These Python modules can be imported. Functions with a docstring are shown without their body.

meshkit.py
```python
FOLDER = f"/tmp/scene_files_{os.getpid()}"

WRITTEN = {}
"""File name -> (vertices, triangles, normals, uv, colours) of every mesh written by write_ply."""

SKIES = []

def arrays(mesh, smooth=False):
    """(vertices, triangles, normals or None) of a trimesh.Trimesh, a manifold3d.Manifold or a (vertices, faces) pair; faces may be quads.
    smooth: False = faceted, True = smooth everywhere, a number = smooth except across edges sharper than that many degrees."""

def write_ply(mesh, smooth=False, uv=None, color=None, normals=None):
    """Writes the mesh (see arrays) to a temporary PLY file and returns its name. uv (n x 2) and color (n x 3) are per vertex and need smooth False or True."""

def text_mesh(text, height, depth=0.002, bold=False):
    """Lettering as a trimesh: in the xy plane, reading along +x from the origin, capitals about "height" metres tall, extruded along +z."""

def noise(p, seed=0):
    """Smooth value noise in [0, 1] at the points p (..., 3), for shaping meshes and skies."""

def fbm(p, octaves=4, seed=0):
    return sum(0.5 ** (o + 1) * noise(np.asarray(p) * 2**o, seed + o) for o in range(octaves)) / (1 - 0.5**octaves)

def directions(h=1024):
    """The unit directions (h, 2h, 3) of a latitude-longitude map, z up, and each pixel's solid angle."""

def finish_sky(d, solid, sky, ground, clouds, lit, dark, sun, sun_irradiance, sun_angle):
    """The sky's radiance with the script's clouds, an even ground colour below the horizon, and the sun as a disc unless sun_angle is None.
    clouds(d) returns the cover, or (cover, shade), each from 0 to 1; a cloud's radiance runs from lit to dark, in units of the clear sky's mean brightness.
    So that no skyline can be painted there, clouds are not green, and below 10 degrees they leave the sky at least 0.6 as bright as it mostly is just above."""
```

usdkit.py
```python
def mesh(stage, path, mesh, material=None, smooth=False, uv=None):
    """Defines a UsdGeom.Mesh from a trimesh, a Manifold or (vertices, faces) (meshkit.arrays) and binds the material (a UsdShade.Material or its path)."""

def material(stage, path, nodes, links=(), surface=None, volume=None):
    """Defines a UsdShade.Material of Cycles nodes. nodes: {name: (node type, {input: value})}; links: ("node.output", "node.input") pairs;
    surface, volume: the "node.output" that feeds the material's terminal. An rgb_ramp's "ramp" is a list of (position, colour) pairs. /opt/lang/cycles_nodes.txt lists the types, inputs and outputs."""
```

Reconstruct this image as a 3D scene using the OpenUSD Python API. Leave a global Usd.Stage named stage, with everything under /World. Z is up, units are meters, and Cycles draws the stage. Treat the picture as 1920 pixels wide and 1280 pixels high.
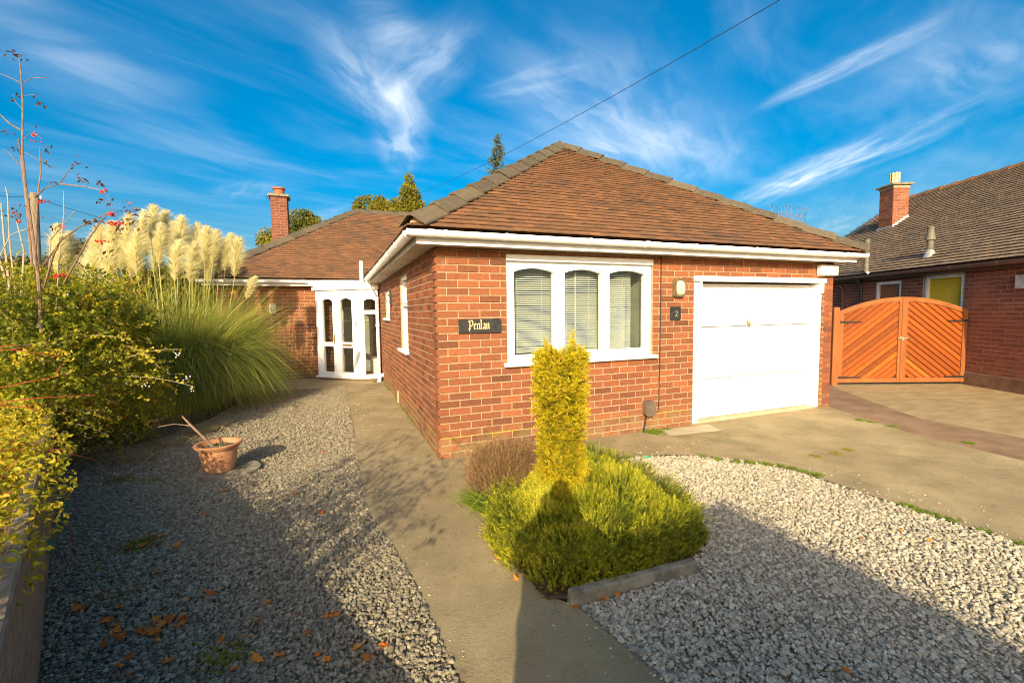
import math, random
import numpy as np, trimesh, usdkit, meshkit
import manifold3d as m3
from shapely.geometry import Polygon, box as sbox, Point
from shapely import affinity
from pxr import Usd, UsdGeom, UsdShade, UsdLux, Gf, Sdf, Vt

random.seed(7)
R = np.random.default_rng(11)
PI = math.pi
stage = Usd.Stage.CreateInMemory()
UsdGeom.SetStageUpAxis(stage, 'Z'); UsdGeom.SetStageMetersPerUnit(stage, 1.0)
UsdGeom.Xform.Define(stage, '/World'); UsdGeom.Scope.Define(stage, '/World/Looks')

# ------------------------------------------------------------------ camera, sky, sun, exposure
CAM = np.array([-0.91138, -4.31263, 1.46757]); FPX = 833.5
PITCH, YAW, ROLL = math.radians(-3.9367), math.radians(21.5984), math.radians(-0.747)
EXPOSURE = 0.84
SUN_AZ, SUN_EL = math.radians(27.4), math.radians(23.0)          # the way the light travels, seen from above; height
SUN_STRENGTH, SKY_STRENGTH = 1.12, 0.115
fw = np.array([math.sin(YAW)*math.cos(PITCH), math.cos(YAW)*math.cos(PITCH), math.sin(PITCH)])
rt = np.array([math.cos(YAW), -math.sin(YAW), 0.0]); up = np.cross(rt, fw)
r2, u2 = rt*math.cos(ROLL)+up*math.sin(ROLL), up*math.cos(ROLL)-rt*math.sin(ROLL)
cam = UsdGeom.Camera.Define(stage, '/World/camera')
cam.CreateHorizontalApertureAttr(36.0); cam.CreateFocalLengthAttr(36*FPX/1920); cam.CreateClippingRangeAttr(Gf.Vec2f(0.05, 5000))
cam.CreateExposureAttr(EXPOSURE)
M = np.eye(4); M[0, :3], M[1, :3], M[2, :3], M[3, :3] = r2, u2, -fw, CAM
cam.AddTransformOp().Set(Gf.Matrix4d(M.tolist()))

tosun = np.array([-math.sin(SUN_AZ)*math.cos(SUN_EL), -math.cos(SUN_AZ)*math.cos(SUN_EL), math.sin(SUN_EL)])
sun = UsdLux.DistantLight.Define(stage, '/World/sun')
sun.CreateIntensityAttr(SUN_STRENGTH); sun.CreateAngleAttr(0.5); sun.CreateColorAttr(Gf.Vec3f(1.0, 0.83, 0.55)); sun.CreateNormalizeAttr(True)
sx = np.cross([0, 0, 1], tosun); sx /= np.linalg.norm(sx); sy = np.cross(tosun, sx)
M = np.eye(4); M[0, :3], M[1, :3], M[2, :3] = sx, sy, tosun
sun.AddTransformOp().Set(Gf.Matrix4d(M.tolist()))


def ray(u, v):                                                     # a direction of the sky, from a place in the photograph
    d = fw+r2*(u-960)/FPX-u2*(v-640)/FPX
    return d/np.linalg.norm(d)


def make_sky():
    n = {'tc': ('texture_coordinate', {}), 'sep': ('separate_xyz', {}), 'zc': ('math', {'math_type': 'maximum', 'value2': 0.05}),
         'dx': ('math', {'math_type': 'divide'}), 'dy': ('math', {'math_type': 'divide'}), 'p': ('combine_xyz', {}),
         'sky': ('sky_texture', {'sky_type': 'single_scattering', 'sun_disc': False, 'sun_elevation': SUN_EL, 'sun_rotation': math.atan2(tosun[0], tosun[1]), 'air_density': 1.0, 'aerosol_density': 5.0, 'ozone_density': 3.0}),
         'hsv': ('hsv', {'hue': 0.490, 'saturation': 1.66, 'value': 1.02, 'fac': 1.0}),
         'bg': ('background_shader', {'strength': SKY_STRENGTH})}
    L = [('tc.generated', 'sep.vector'), ('sep.z', 'zc.value1'), ('sep.x', 'dx.value1'), ('zc.value', 'dx.value2'), ('sep.y', 'dy.value1'), ('zc.value', 'dy.value2'),
         ('dx.value', 'p.x'), ('dy.value', 'p.y'), ('sky.color', 'hsv.color')]
    # the cirrus: each streak is an ellipse on the cloud sheet, broken up by fibres drawn out along it
    def sheet(u, v):
        d = ray(u, v); return np.array([d[0]/d[2], d[1]/d[2]])
    n['warp'] = ('noise_texture', {'scale': 1.3, 'detail': 4.0, 'roughness': 0.55}); L.append(('p.vector', 'warp.vector'))
    n['wsub'] = ('vector_math', {'math_type': 'subtract', 'vector2': (0.5, 0.5, 0.5)}); L.append(('warp.color', 'wsub.vector1'))
    n['wmul'] = ('vector_math', {'math_type': 'scale', 'scale': 0.20}); L.append(('wsub.vector', 'wmul.vector1'))
    n['pw'] = ('vector_math', {'math_type': 'add'}); L += [('p.vector', 'pw.vector1'), ('wmul.vector', 'pw.vector2')]
    streaks = [  # two ends in the sky, half width across (of the sheet), strength, fibre scale
        ((600, 20), (770, 250), 0.22, 0.95, 3.0), ((880, 10), (740, 220), 0.16, 0.75, 3.0), ((745, 120), (752, 335), 0.16, 0.95, 3.0), ((690, 90), (820, 60), 0.30, 0.70, 2.4),
        ((1150, 120), (880, 190), 0.16, 0.45, 3.0), ((960, 20), (1230, 330), 0.50, 0.72, 2.0), ((1130, 160), (1330, 360), 0.6, 0.62, 1.6),
        ((0, 130), (520, 330), 0.40, 0.22, 1.5), ((0, 60), (330, 210), 0.45, 0.26, 1.4), ((-100, 20), (200, 60), 0.5, 0.40, 1.4),
        ((1360, 400), (1920, 150), 0.34, 0.95, 3.0), ((1420, 380), (1660, 240), 0.26, 0.80, 3.2), ((1400, 215), (1850, -10), 0.09, 0.75, 4.0), ((1480, 470), (1660, 370), 0.35, 0.40, 3.0), ((1700, 60), (1960, 170), 0.35, 0.40, 3.0),
        ((500, 440), (700, 375), 0.30, 0.45, 3.0), ((420, 380), (530, 330), 0.25, 0.35, 3.0), ((1000, 250), (1250, 300), 0.5, 0.3, 2.0)]
    total = None
    for i, (a, b, w, s, fs) in enumerate(streaks):
        A, B = sheet(*a), sheet(*b); c, d = (A+B)/2, B-A
        ln, ang = np.linalg.norm(d), math.atan2(d[1], d[0])
        n[f'm{i}'] = ('mapping', {'mapping_type': 'texture', 'location': (c[0], c[1], 0), 'rotation': (0, 0, ang), 'scale': (ln*0.62, w*1.3, 1)}); L.append(('pw.vector', f'm{i}.vector'))
        n[f'l{i}'] = ('vector_math', {'math_type': 'length'}); L.append((f'm{i}.vector', f'l{i}.vector1'))
        n[f'r{i}'] = ('map_range', {'range_type': 'smootherstep', 'from_min': 1.0, 'from_max': 0.0, 'to_min': 0.0, 'to_max': s*.56, 'clamp': True}); L.append((f'l{i}.value', f'r{i}.value'))
        n[f'f{i}'] = ('mapping', {'mapping_type': 'texture', 'location': (c[0]+i*3.1, c[1], 0), 'rotation': (0, 0, ang+0.12*math.sin(i*2.3)), 'scale': (1.3/fs, 0.36/fs, 1)}); L.append(('pw.vector', f'f{i}.vector'))
        n[f'n{i}'] = ('noise_texture', {'scale': 1.0, 'detail': 7.0, 'roughness': 0.56, 'distortion': 0.45}); L.append((f'f{i}.vector', f'n{i}.vector'))
        n[f'q{i}'] = ('map_range', {'range_type': 'smoothstep', 'from_min': 0.30, 'from_max': 0.78, 'to_min': 0.12, 'to_max': 1.0, 'clamp': True}); L.append((f'n{i}.fac', f'q{i}.value'))
        n[f'x{i}'] = ('math', {'math_type': 'multiply'}); L += [(f'r{i}.result', f'x{i}.value1'), (f'q{i}.result', f'x{i}.value2')]
        if total is None: total = f'x{i}.value'
        else:
            n[f'a{i}'] = ('math', {'math_type': 'add'}); L += [(total, f'a{i}.value1'), (f'x{i}.value', f'a{i}.value2')]; total = f'a{i}.value'
    # thin veil everywhere, the same all round
    n['vm'] = ('mapping', {'mapping_type': 'texture', 'rotation': (0, 0, 0.5), 'scale': (1.5, 0.5, 1)}); L.append(('pw.vector', 'vm.vector'))
    n['vn'] = ('noise_texture', {'scale': 0.9, 'detail': 7.0, 'roughness': 0.6, 'distortion': 0.5}); L.append(('vm.vector', 'vn.vector'))
    n['vq'] = ('map_range', {'range_type': 'smoothstep', 'from_min': 0.40, 'from_max': 0.85, 'to_min': 0.0, 'to_max': 0.15, 'clamp': True}); L.append(('vn.fac', 'vq.value'))
    n['at'] = ('math', {'math_type': 'add'}); L += [(total, 'at.value1'), ('vq.result', 'at.value2')]
    n['hz'] = ('map_range', {'range_type': 'smoothstep', 'from_min': 0.02, 'from_max': 0.16, 'to_min': 0.0, 'to_max': 1.0, 'clamp': True}); L.append(('sep.z', 'hz.value'))
    n['cov'] = ('math', {'math_type': 'multiply', 'use_clamp': True}); L += [('at.value', 'cov.value1'), ('hz.result', 'cov.value2')]
    n['cc'] = ('math', {'math_type': 'minimum', 'value2': 0.72}); L.append(('cov.value', 'cc.value1'))
    n['mx'] = ('mix', {'mix_type': 'mix', 'color2': CLOUD}); L += [('cc.value', 'mx.fac'), ('hsv.color', 'mx.color1'), ('mx.color', 'bg.color')]
    usdkit.material(stage, '/World/Looks/sky_look', n, L, surface='bg.background')
    d = UsdLux.DomeLight.Define(stage, '/World/sky')
    UsdShade.MaterialBindingAPI.Apply(d.GetPrim()).Bind(UsdShade.Material.Get(stage, '/World/Looks/sky_look'))
    d.GetPrim().SetCustomDataByKey('kind', 'structure')


CLOUD = (5.9, 6.3, 6.6)
make_sky()

# ------------------------------------------------------------------ helpers
used = {}


def numbered(parent, name):
    k = used.get((parent, name), 0); used[(parent, name)] = k+1
    return f'{parent}/{name}' if k == 0 else f'{parent}/{name}_{k:03d}'


def data(prim, label=None, cat=None, group=None, kind=None):
    for k, v in (('label', label), ('category', cat), ('group', group), ('kind', kind)):
        if v: prim.SetCustomDataByKey(k, v)
    return prim


class MB:                                                          # collects triangles of ONE mesh, with a tone value per vertex
    def __init__(s): s.v, s.f, s.t, s.n = [], [], [], 0
    def add(s, v, f, tone=0.5):
        v, f = np.asarray(v, float).reshape(-1, 3), np.asarray(f, int)
        if f.shape[1] == 4: f = np.vstack([f[:, [0, 1, 2]], f[:, [0, 2, 3]]])
        s.v.append(v); s.f.append(f+s.n); s.t.append(np.broadcast_to(np.asarray(tone, float), (len(v),))); s.n += len(v)
        return s
    def tm(s, m, tone=0.5): return s.add(m.vertices, m.faces, tone)
    def man(s, m, tone=0.5):
        q = m.to_mesh(); return s.add(q.vert_properties[:, :3], q.tri_verts, tone)
    def box(s, x0, x1, y0, y1, z0, z1, c=0.0, tone=0.5):
        v, f = cbox(x0, x1, y0, y1, z0, z1, c); return s.add(v, f, tone)
    def tube(s, pts, rad, k=6, tone=0.5, cap=True):
        v, f = tube(pts, rad, k, cap); return s.add(v, f, tone)
    def arrays(s): return np.vstack(s.v), np.vstack(s.f), np.concatenate(s.t)
    def tris(s): return sum(len(x) for x in s.f)
    def xf(s, fn): s.v = [fn(v) for v in s.v]; return s


BOXF = np.array([[0, 3, 2, 1], [4, 5, 6, 7], [0, 1, 5, 4], [1, 2, 6, 5], [2, 3, 7, 6], [3, 0, 4, 7]])


def cbox(x0, x1, y0, y1, z0, z1, c=0.0):
    lo, hi = np.array([x0, y0, z0], float), np.array([x1, y1, z1], float)
    if c <= 0:
        v = np.array([[x0, y0, z0], [x1, y0, z0], [x1, y1, z0], [x0, y1, z0], [x0, y0, z1], [x1, y0, z1], [x1, y1, z1], [x0, y1, z1]], float)
        return v, BOXF
    c = min(c, 0.45*(hi-lo).min()); pts = []
    for sx_ in (0, 1):
        for sy_ in (0, 1):
            for sz_ in (0, 1):
                p = np.array([(lo, hi)[sx_][0], (lo, hi)[sy_][1], (lo, hi)[sz_][2]])
                d = np.array([1-2*sx_, 1-2*sy_, 1-2*sz_])*c
                for ax in range(3):
                    q = p+d; q[ax] = p[ax]; pts.append(q)
    h = trimesh.convex.convex_hull(np.array(pts))
    return np.array(h.vertices), np.array(h.faces)


def tube(pts, rad, k=6, cap=True):
    p = np.asarray(pts, float); rad = np.broadcast_to(np.asarray(rad, float), (len(p),))
    t = np.gradient(p, axis=0); t /= np.linalg.norm(t, axis=1, keepdims=True)+1e-12
    ref = np.array([0, 0, 1.0]) if abs(t[:, 2]).mean() < 0.8 else np.array([1.0, 0, 0])
    a = np.cross(t, ref); a /= np.linalg.norm(a, axis=1, keepdims=True)+1e-12; b = np.cross(t, a)
    g = np.arange(k)*2*PI/k
    v = (p[:, None]+rad[:, None, None]*(np.cos(g)[None, :, None]*a[:, None]+np.sin(g)[None, :, None]*b[:, None])).reshape(-1, 3)
    i, j = np.meshgrid(np.arange(len(p)-1), np.arange(k), indexing='ij')
    q = np.stack([i*k+j, i*k+(j+1) % k, (i+1)*k+(j+1) % k, (i+1)*k+j], -1).reshape(-1, 4)
    f = np.vstack([q[:, [0, 2, 1]], q[:, [0, 3, 2]]])
    if cap:
        n = len(v); v = np.vstack([v, p[:1], p[-1:]]); e = (len(p)-1)*k; jj = np.arange(k)
        f = np.vstack([f, np.stack([np.full(k, n), jj, (jj+1) % k], 1), np.stack([np.full(k, n+1), e+(jj+1) % k, e+jj], 1)])
    return v, f


def lathe(profile, k=32, center=(0, 0, 0)):
    p = np.asarray(profile, float); g = np.arange(k)*2*PI/k
    v = np.stack([p[:, None, 0]*np.cos(g), p[:, None, 0]*np.sin(g), np.broadcast_to(p[:, None, 1], (len(p), k))], -1).reshape(-1, 3)+np.asarray(center)
    i, j = np.meshgrid(np.arange(len(p)-1), np.arange(k), indexing='ij')
    q = np.stack([i*k+j, i*k+(j+1) % k, (i+1)*k+(j+1) % k, (i+1)*k+j], -1).reshape(-1, 4)
    return v, q


def put(path, mb, mat, smooth=False):
    v, f, t = mb.arrays() if isinstance(mb, MB) else mb
    if smooth:
        m = meshkit.arrays((v, f), smooth); tt = None
        g = usdkit.mesh(stage, path, (v, f), None, smooth=smooth)
        n = len(g.GetPointsAttr().Get()); t = t if n == len(t) else np.full(n, float(np.mean(t)))
    else:
        g = usdkit.mesh(stage, path, (v, f), None)
    UsdGeom.PrimvarsAPI(g).CreatePrimvar('tone', Sdf.ValueTypeNames.FloatArray, 'vertex').Set(Vt.FloatArray.FromNumpy(np.asarray(t, np.float32)))
    g.CreateDoubleSidedAttr(True)
    UsdShade.MaterialBindingAPI.Apply(g.GetPrim()); g.GetPrim().CreateRelationship('material:binding', False).SetTargets([Sdf.Path(f'/World/Looks/{mat}')])
    return g.GetPrim()


class Thing:
    def __init__(s, name, label=None, cat=None, loc=(0, 0, 0), group=None, kind=None):
        s.loc = np.asarray(loc, float); s.path = numbered('/World', name)
        x = UsdGeom.Xform.Define(stage, s.path); x.AddTranslateOp().Set(Gf.Vec3d(*map(float, s.loc)))
        s.prim = data(x.GetPrim(), label, cat, group, kind)
    def part(s, name, mb, mat, parent=None, label=None, kind=None, smooth=False):
        p = numbered(parent or s.path, name)
        v, f, t = mb.arrays()
        data(put(p, (v-s.loc, f, t), mat, smooth), label, None, None, kind)
        return p


def single(name, mb, mat, label=None, cat=None, group=None, kind=None, smooth=False, loc=None):
    p = numbered('/World', name); v, f, t = mb.arrays()
    if loc is None: return data(put(p, (v, f, t), mat, smooth), label, cat, group, kind)
    loc = np.asarray(loc, float); pr = data(put(p, (v-loc, f, t), mat, smooth), label, cat, group, kind)
    UsdGeom.Xformable(pr).AddTranslateOp().Set(Gf.Vec3d(*map(float, loc))); return pr


class Frame:                                                       # a wall plane: s along it, z up, d out of it
    def __init__(s, o, e, n):
        s.o, s.e, s.n = np.asarray(o, float), np.asarray(e, float)/np.linalg.norm(e), np.asarray(n, float)/np.linalg.norm(n)
    def w(s, a):
        a = np.asarray(a, float).reshape(-1, 3)
        return s.o+a[:, :1]*s.e+a[:, 1:2]*np.array([0, 0, 1.0])+a[:, 2:3]*s.n
    def box(s, mb, s0, s1, z0, z1, d0, d1, c=0.0, tone=0.5):
        v, f = cbox(s0, s1, z0, z1, d0, d1, c); return mb.add(s.w(v), f, tone)
    def ext(s, mb, poly, d0, d1, tone=0.5):
        for g in getattr(poly, 'geoms', [poly]):
            m = trimesh.creation.extrude_polygon(g, d1-d0, engine='earcut'); v = np.array(m.vertices); v[:, 2] += d0
            mb.add(s.w(v), m.faces, tone)
        return mb
    def tube(s, mb, pts, r, k=8, tone=0.5): return mb.tube(s.w(pts), r, k, tone)


def arch(s0, s1, z0, zs, rise, k=10):                              # a pane with an arched head
    h = (s1-s0)/2; c = (s0+s1)/2
    return Polygon([(s0, z0), (s1, z0)]+[(c+h*q, zs+rise*(1-q*q)) for q in np.linspace(1, -1, k*2+1)])


# ------------------------------------------------------------------ materials
def mat(name, ramp, rough=0.6, scale=8.0, detail=5.0, rr=(0.35, 0.65), bump=0.0, bscale=60.0, tone=None, tone_amt=1.0, spec=0.4, metallic=0.0, stretch=None, transl=0.0, extra=None, bdist=0.01, coat=0.0):
    """noise over the surface picks a colour from the ramp; with tone, the piece's own tone value picks it and noise only breaks it up"""
    n = {'g': ('geometry', {}), 'mp': ('mapping', {'scale': stretch or (1, 1, 1)}), 'no': ('noise_texture', {'scale': scale, 'detail': detail, 'roughness': 0.6}),
         'mr': ('map_range', {'from_min': rr[0], 'from_max': rr[1], 'to_min': 0.0, 'to_max': 1.0, 'clamp': True}), 'rp': ('rgb_ramp', {'ramp': ramp}),
         'p': ('principled_bsdf', {'roughness': rough, 'specular_ior_level': spec, 'metallic': metallic, 'coat_weight': coat})}
    L = [('g.position', 'mp.vector'), ('mp.vector', 'no.vector'), ('no.fac', 'mr.value')]
    if tone:
        n['at'] = ('attribute', {'attribute': 'tone'})
        n['ma'] = ('math', {'math_type': 'multiply_add', 'value2': tone_amt}); n['mb'] = ('math', {'math_type': 'multiply', 'value2': 1-tone_amt})
        L += [('mr.result', 'mb.value1'), ('at.fac', 'ma.value1'), ('mb.value', 'ma.value3'), ('ma.value', 'rp.fac')]
    else: L.append(('mr.result', 'rp.fac'))
    col = 'rp.color'
    if extra: col = extra(n, L, col)
    L.append((col, 'p.base_color'))
    if bump:
        n['bn'] = ('noise_texture', {'scale': bscale, 'detail': 4.0, 'roughness': 0.6}); n['bu'] = ('bump', {'strength': bump, 'distance': bdist})
        L += [('mp.vector', 'bn.vector'), ('bn.fac', 'bu.height'), ('bu.normal', 'p.normal')]
    out = 'p.BSDF'
    if transl:
        n['tr'] = ('translucent_bsdf', {}); n['mc'] = ('mix_closure', {'fac': transl})
        L += [(col, 'tr.color'), ('p.BSDF', 'mc.closure1'), ('tr.BSDF', 'mc.closure2')]; out = 'mc.closure'
    usdkit.material(stage, f'/World/Looks/{name}', n, L, surface=out)


def speck(color, scale, lo, hi, amt=1.0, vec='mp.vector'):          # patches of another colour: stains, lichen, moss
    def go(n, L, col):
        k = f's{len(n)}'
        n[k+'n'] = ('noise_texture', {'scale': scale, 'detail': 6.0, 'roughness': 0.65}); n[k+'r'] = ('map_range', {'range_type': 'smoothstep', 'from_min': lo, 'from_max': hi, 'to_min': 0.0, 'to_max': amt, 'clamp': True})
        n[k+'m'] = ('mix', {'color2': color}); L += [(vec, k+'n.vector'), (k+'n.fac', k+'r.value'), (k+'r.result', k+'m.fac'), (col, k+'m.color1')]
        return k+'m.color'
    return go


def cracks(n, L, col):                                              # hairline cracks, where the warped cells meet
    n['cw'] = ('noise_texture', {'scale': 1.4, 'detail': 5.0}); n['cs'] = ('vector_math', {'math_type': 'scale', 'scale': 0.9}); n['ca'] = ('vector_math', {'math_type': 'add'})
    n['cv'] = ('voronoi_texture', {'feature': 'distance_to_edge', 'scale': 0.42}); n['cr'] = ('map_range', {'from_min': 0.0, 'from_max': 0.005, 'to_min': 0.12, 'to_max': 0.0, 'clamp': True}); n['cm'] = ('mix', {'color2': (.06, .05, .03)})
    L += [('g.position', 'cw.vector'), ('cw.color', 'cs.vector1'), ('g.position', 'ca.vector1'), ('cs.vector', 'ca.vector2'), ('ca.vector', 'cv.vector'), ('cv.distance', 'cr.value'), ('cr.result', 'cm.fac'), (col, 'cm.color1')]
    return 'cm.color'


def band(color, z0, z1, z2, z3, amt=1.0, scale=9.0):                # a stain between two heights
    def go(n, L, col):
        k = f'b{len(n)}'
        n[k+'s'] = ('separate_xyz', {}); n[k+'a'] = ('map_range', {'range_type': 'smoothstep', 'from_min': z0, 'from_max': z1, 'to_min': 0, 'to_max': 1, 'clamp': True})
        n[k+'b'] = ('map_range', {'range_type': 'smoothstep', 'from_min': z3, 'from_max': z2, 'to_min': 0, 'to_max': 1, 'clamp': True})
        n[k+'n'] = ('noise_texture', {'scale': scale, 'detail': 5.0}); n[k+'r'] = ('map_range', {'from_min': 0.35, 'from_max': 0.6, 'to_min': 0, 'to_max': amt, 'clamp': True})
        n[k+'x'] = ('math', {'math_type': 'multiply'}); n[k+'y'] = ('math', {'math_type': 'multiply'}); n[k+'m'] = ('mix', {'color2': color})
        L += [('g.position', k+'s.vector'), (k+'s.z', k+'a.value'), (k+'s.z', k+'b.value'), ('g.position', k+'n.vector'), (k+'n.fac', k+'r.value'),
              (k+'a.result', k+'x.value1'), (k+'b.result', k+'x.value2'), (k+'x.value', k+'y.value1'), (k+'r.result', k+'y.value2'), (k+'y.value', k+'m.fac'), (col, k+'m.color1')]
        return k+'m.color'
    return go


def chain(*fs):
    def go(n, L, col):
        for f in fs: col = f(n, L, col)
        return col
    return go


mat('brick', [(0, (.085, .038, .025)), (.3, (.168, .063, .031)), (.6, (.248, .087, .038)), (.85, (.32, .112, .044)), (1, (.37, .155, .078))], 0.85, 34, 6, (.25, .75), 0.5, 160, True, 0.62, 0.25,
    extra=chain(speck((.42, .30, .22), 4.5, .60, .78, .35), speck((.09, .05, .04), 7.0, .62, .75, .45), band((.22, .20, .09), -.1, 0.0, .12, .34, .45, 7.0)))
mat('mortar', [(0, (.32, .228, .14)), (1, (.48, .35, .215))], 0.95, 18, 5, bump=0.5, bscale=150, extra=chain(band((.46, .42, .04), .165, .185, .215, .235, .8, 3.0), band((.30, .27, .15), -.1, -.02, .1, .25, .6)))
mat('old_brick', [(0, (.11, .042, .030)), (.5, (.18, .062, .038)), (1, (.26, .088, .048))], 0.9, 30, 6, (.25, .75), 0.5, 160, True, 0.62, 0.25, extra=speck((.08, .05, .04), 5, .55, .75, .5))
mat('old_mortar', [(0, (.27, .20, .14)), (1, (.37, .28, .20))], 0.95, 18, 5, bump=0.5, bscale=150)
mat('roof_tile', [(0, (.095, .060, .040)), (.25, (.145, .080, .044)), (.5, (.195, .100, .050)), (.75, (.25, .120, .054)), (1, (.33, .155, .062))], 0.8, 14, 6, (.3, .7), 0.5, 120, True, 0.72, 0.3,
    extra=chain(speck((.07, .06, .05), 1.6, .52, .72, .6), speck((.34, .27, .12), 22, .66, .74, .35)))
mat('grey_tile', [(0, (.14, .105, .070)), (.5, (.24, .172, .110)), (1, (.36, .245, .145))], 0.8, 10, 6, (.3, .7), 0.5, 120, True, 0.6, 0.3, extra=chain(speck((.26, .22, .14), 2.2, .58, .75, .5), speck((.35, .12, .05), 3.1, .68, .74, .5)))
mat('hip_tile', [(0, (.075, .062, .042)), (.5, (.115, .092, .060)), (1, (.165, .130, .080))], 0.85, 16, 6, (.3, .7), 0.6, 120, True, 0.5, 0.25, extra=chain(speck((.26, .24, .13), 18, .60, .70, .5), speck((.05, .045, .04), 6, .6, .72, .5)))
mat('hip_mortar', [(0, (.40, .32, .18)), (1, (.62, .52, .33))], 0.95, 20, 5, bump=0.6, bscale=90)
mat('lichen_mortar', [(0, (.28, .2, .1)), (1, (.42, .30, .14))], 0.95, 20, 5, bump=0.6, bscale=90)
mat('white_upvc', [(0, (.76, .76, .74)), (1, (.82, .82, .80))], 0.28, 5, 3, spec=0.5, extra=speck((.55, .52, .42), 3.2, .64, .85, .35))
mat('white_paint', [(0, (.74, .74, .72)), (1, (.82, .82, .80))], 0.42, 7, 5, bump=0.15, bscale=40, extra=speck((.5, .46, .36), 5.0, .68, .80, .4))
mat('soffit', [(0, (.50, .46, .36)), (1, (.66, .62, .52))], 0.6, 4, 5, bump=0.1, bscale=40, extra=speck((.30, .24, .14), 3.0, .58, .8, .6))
mat('brown_plastic', [(0, (.085, .045, .030)), (1, (.12, .062, .040))], 0.4, 5, 3)
mat('grey_lead', [(0, (.20, .20, .19)), (1, (.42, .41, .38))], 0.55, 12, 5)
mat('lead_white', [(0, (.55, .54, .5)), (1, (.75, .74, .7))], 0.6, 12, 5)
mat('flue', [(0, (.10, .095, .065)), (1, (.17, .155, .10))], 0.6, 12, 5)
mat('terracotta_pot', [(0, (.30, .085, .035)), (1, (.42, .13, .05))], 0.7, 12, 5)
mat('buff_pot', [(0, (.40, .34, .20)), (1, (.56, .48, .30))], 0.8, 12, 5)
mat('concrete', [(0, (.20, .155, .078)), (.5, (.275, .215, .110)), (1, (.36, .288, .152))], 0.9, 1.7, 9, (.3, .7), 0.6, 70, bdist=0.006,
    extra=chain(speck((.10, .095, .045), 0.9, .52, .72, .55), speck((.40, .35, .24), 90, .62, .70, .55), speck((.07, .06, .04), 60, .64, .72, .5), speck((.16, .18, .05), 2.6, .62, .74, .45), speck((.42, .35, .2), 3.3, .60, .72, .4), speck((.09, .075, .045), 5.5, .60, .70, .45), speck((.12, .10, .055), 21, .56, .70, .5), speck((.45, .39, .26), 34, .60, .70, .7), speck((.10, .085, .05), 48, .60, .70, .55), cracks))
mat('pale_concrete', [(0, (.36, .30, .18)), (1, (.46, .40, .27))], 0.9, 6, 6, bump=0.4, bscale=80)
mat('kerb_concrete', [(0, (.15, .132, .088)), (.5, (.225, .198, .135)), (1, (.30, .27, .19))], 0.92, 12, 8, bump=0.7, bscale=70, extra=chain(speck((.09, .08, .05), 7, .58, .7, .7), speck((.2, .22, .06), 9, .62, .72, .5)))
mat('tarmac_red', [(0, (.17, .10, .055)), (.5, (.23, .142, .078)), (1, (.30, .195, .11))], 0.92, 3, 9, (.3, .7), 0.8, 110, extra=chain(speck((.31, .23, .13), 1.6, .54, .75, .6), speck((.09, .06, .04), 80, .6, .7, .5)))
mat('worn_drive', [(0, (.24, .175, .085)), (.5, (.31, .23, .115)), (1, (.385, .295, .155))], 0.9, 2.4, 9, (.3, .7), 0.6, 80, stretch=(1, 2.6, 1), extra=chain(speck((.20, .22, .06), 1.8, .6, .75, .45), speck((.17, .10, .06), 2.5, .55, .75, .4)))
mat('block_sand', [(0, (.25, .18, .092)), (1, (.31, .23, .118))], 0.95, 14, 6)
mat('soil', [(0, (.06, .042, .025)), (1, (.12, .086, .052))], 0.95, 20, 7, bump=0.9, bscale=40, bdist=0.02)
mat('grit', [(0, (.11, .088, .054)), (.5, (.20, .16, .095)), (1, (.33, .27, .165))], 0.9, 95, 3, (.35, .65), bump=1.0, bscale=110, bdist=0.02)
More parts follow.
